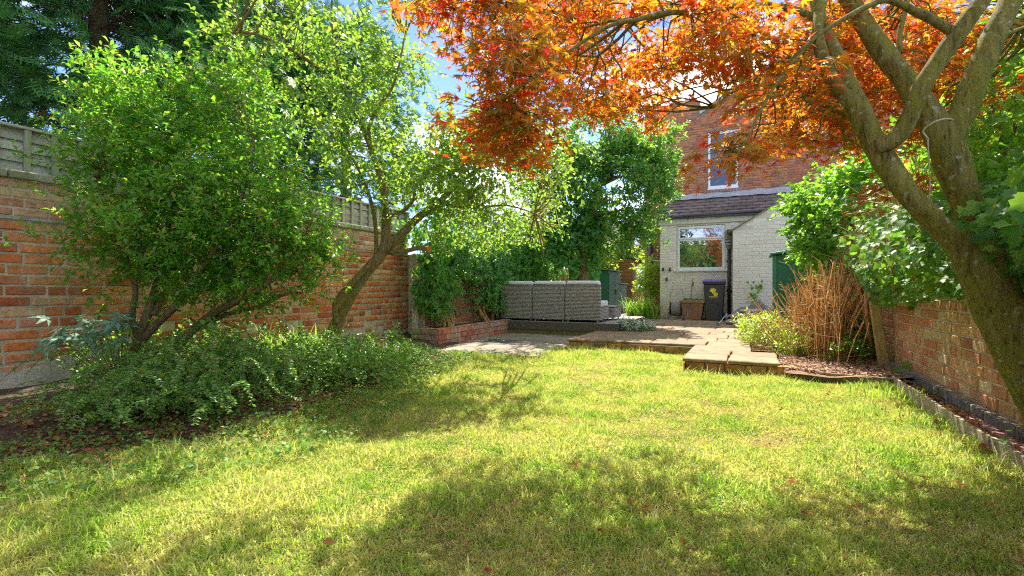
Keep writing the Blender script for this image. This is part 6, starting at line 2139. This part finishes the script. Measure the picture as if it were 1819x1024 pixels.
sprig("broad ivy leaves sprouting at the corner of the edging boards below the post", [at(x_, y_, t_) for x_, y_, t_ in ((1592, 665, 5.3), (1610, 655, 5.25), (1622, 662, 5.2), (1575, 678, 5.2), (1600, 680, 5.15), (1615, 685, 5.1), (1628, 650, 5.3), (1640, 672, 5.2))], 'ivy', [.09, .1, .09, .1, .08, .07, .09, .07], L['ivy'], tuple(at(1603, 690, 5.3)))
sprig("bright pointed leaves of a seedling beside the near edging board", [at(x_, y_, t_) for x_, y_, t_ in ((1800, 765, 3.0), (1788, 778, 2.95), (1806, 758, 3.0))], 'broad', [.07, .12, .06], L['broad'], tuple(at(1812, 795, 3.0)))

# ---- broad leaved plant top right and tree behind
bl = thing("broad_leaved_shrub", "tall bright broad leaved shrub behind the right wall at the picture edge", "shrub", (2.0, 4.5, 1.0))
mb = MB()
for k in range(7):
    y_ = 3.2 + k * .6
    mb.tube([(1.95, y_, .2), (1.9 + R.uniform(-.1, .1), y_, 1.5), (1.85 + R.uniform(-.25, .2), y_ + R.uniform(-.3, .3), 2.9)], [.03, .022, .008], 7, sub=4)
stuff(mb.build("stems", M['bark_grey'], bl, smooth=True))
ells = [((1.9, 3.9, 1.9), (.42, .8, .6)), ((1.95, 4.9, 2.3), (.5, .9, .7)), ((1.95, 3.2, 1.6), (.35, .6, .45)), ((2.0, 5.8, 2.5), (.5, .9, .7)), ((1.85, 4.2, 1.45), (.3, 1.0, .3))]
crown(bl, ells, 150, 5, .12, .28, 7, 'broad', .11, L['broad'], .1, .35, tm=M['bark_grey'], shell=.3, nind=290)
bt = thing("garden_tree", "light green leafy tree standing beyond the right wall behind the maple trunks", "tree", (3.4, 9.0, 0))
mb = MB()
mb.tube([(3.4, 9, -.1), (3.3, 9, 1.5), (3.4, 9, 3.2), (3.3, 9.1, 4.6)], [.14, .12, .09, .04], 10, wob=.06, sub=4)
mb.build("trunk", M['bark_grey'], bt, smooth=True)
crown(bt, [((3.0, 8.6, 3.2), (1.1, 1.4, 1.1)), ((3.6, 8.4, 4.0), (1.2, 1.4, 1.0)), ((2.6, 9.6, 2.6), (.8, 1.2, .8)), ((4.2, 9.2, 3.2), (1.0, 1.3, 1.1))], 330, 7, .15, .25, 7, 'quad_oval', .085, L['lime'], .2, .1, shell=.3)
# buddleia
bd = thing("buddleia", "purple flower spike of a buddleia above the ivy in front of the brick house", "shrub", tuple(at(1520, 330, 9.5)))
mb = MB(); mb.tube(ap((1535, 360, 9.5), (1520, 300, 9.5), (1502, 262, 9.5)), [.012, .008, .005], 6, sub=4)
mb.tube(ap((1530, 340, 9.5), (1500, 300, 9.3), (1480, 275, 9.3)), [.01, .006, .004], 6, sub=4)
stuff(mb.build("stems", M['bark_grey'], bd))
n = 900
u = R.random(n); ax = at(1473, 262, 9.5) + (at(1512, 250, 9.5) - at(1473, 262, 9.5)) * u[:, None]
q = ax + nrm(R.normal(size=(n, 3))) * (.03 + .045 * u)[:, None]
scatter("flower_spike", 'quad_round', q, R.normal(size=(n, 3)), R.normal(size=(n, 3)), R.uniform(.012, .022, n), L['lilac'], bd)
q = np.array([at(R.uniform(1480, 1545), R.uniform(270, 350), 9.5) for _ in range(70)])
scatter("foliage", 'narrow', q, R.normal(size=q.shape), R.normal(size=q.shape) * .4 + [0, 0, 1], R.uniform(.1, .16, len(q)), L['bay'], bd)

# ---- dry stems on the right bed
ds = thing("cut_back_shrub", "dense stand of dry orange cut back stems in the right bed", "shrub", (1.0, 8.6, .08))
n = 420
bx = R.normal(.97, .19, n); by_ = R.normal(8.3, .42, n)
bx = np.clip(bx, .35, 1.5)
A_ = np.stack([bx, by_, np.full(n, .06)], 1)
h_ = R.uniform(.55, 1.28, n) * np.clip(1.1 - np.abs(bx - .98) * .9, .35, 1)
lean = np.stack([(bx - .97) * .4 + R.normal(0, .09, n), (by_ - 8.3) * .15 + R.normal(0, .06, n), np.zeros(n)], 1)
mid = A_ + lean * .6 + np.stack([np.zeros(n), np.zeros(n), h_ * .6], 1)
end = A_ + lean * 1.2 + np.stack([R.normal(0, .07, n), R.normal(0, .05, n), h_ * R.uniform(.8, 1.1, n)], 1)
stick_mesh("stems", np.concatenate([A_, mid]), np.concatenate([mid, end]), .0085, .0065, M['dry'], ds)
m_ = 1600
i = R.integers(0, n, m_); u = R.random(m_)[:, None]
s0 = mid[i] + (end[i] - mid[i]) * u
stick_mesh("side_twigs", s0, s0 + nrm(R.normal(size=(m_, 3)) + [0, 0, .8]) * R.uniform(.06, .22, m_)[:, None], .003, .0015, M['dry'], ds)
m_ = 500
s0 = np.stack([R.normal(.75, .33, m_), R.normal(8.0, .4, m_), R.uniform(.08, .5, m_)], 1); s0[:, 0] = np.clip(s0[:, 0], .2, 1.5)
stick_mesh("loose_twigs", s0, s0 + nrm(R.normal(size=(m_, 3)) + [-.4, 0, .5]) * R.uniform(.1, .35, m_)[:, None], .003, .0015, M['vine'], ds)
lg = thing("log", "short dark log lying on the bark chips near the leaning post", "log", tuple(at(1530, 632, 6.6)))
mb = MB(); mb.tube(ap((1508, 628, 6.7), (1545, 633, 6.5)), [.04, .045], 10, wob=.08)
mb.build("wood", M['bark_grey'], lg, smooth=True)
gp = thing("leafy_perennial", "bright green leafy perennial at the left edge of the bark chip bed", "plant", (.25, 8.6, .1))
c_, o_ = in_ellipsoids([((.22, 8.55, .28), (.28, .45, .24)), ((.1, 9.3, .25), (.2, .4, .2)), ((.55, 7.9, .18), (.2, .3, .14))], 120, .1)
P, D, Nn, tw = twigs(c_, o_, 4, .06, .16, 7, .8)
scatter("foliage", 'narrow', P, D, Nn, R.uniform(.05, .095, len(P)), L['lime'], gp)
stick_mesh("stems", tw[0], tw[1], .002, .001, M['vine'], gp)
c_, o_ = in_ellipsoids([((1.35, 7.9, .3), (.12, .35, .25)), ((1.2, 7.4, .2), (.2, .2, .12))], 40, .1)
g3 = thing("small_green_weed", "small green weed growing between the dry stems and the leaning post", "plant", (1.3, 7.8, .1))
P, D, Nn, tw = twigs(c_, o_, 4, .05, .12, 6, .6)
scatter("foliage", 'oval', P, D, Nn, R.uniform(.03, .06, len(P)), L['broad'], g3)

# sprig of climber on the gable wall
sg_ = thing("wall_seedling", "spindly green seedling growing up against the white gable wall beside the bags", "plant", tuple(at(1352, 560, 12.4)))
mb = MB(); mb.tube(ap((1355, 560, 12.5), (1350, 535, 12.5), (1343, 515, 12.5), (1342, 500, 12.5)), [.012, .01, .008, .004], 6, sub=4)
mb.build("stem", M['bark_grey'], sg_)
n = 40
q = np.array([at(1343 + R.normal(0, 6), R.uniform(498, 540), 12.4 + R.normal(0, .05)) for _ in range(n)])
scatter("foliage", 'ivy', q, R.normal(size=q.shape), np.array([0, -1, .6]) + R.normal(size=q.shape) * .4, R.uniform(.05, .09, n), L['bay'], sg_)

# ---- unseen hedge added behind the camera for the window panes to reflect
hd = thing("reflection_hedge", "tall green hedge added out of view behind the viewer for the window panes to reflect", "hedge", (-2, -7, 0))
n = 5200
q = np.stack([R.uniform(-7, 3, n), -7 + R.normal(0, .4, n), 4.3 * R.random(n)], 1)
scatter("foliage", 'oval', q, R.normal(size=q.shape), nrm(R.normal(size=q.shape) + [0, 1.2, .8]), R.uniform(.2, .34, n), L['hedge'], hd)
mb = MB(); mb.box(-7, 3, -7.3, -7.1, -.1, 4.0)
mb.build("hedge_core", M['bark_grey'], hd)
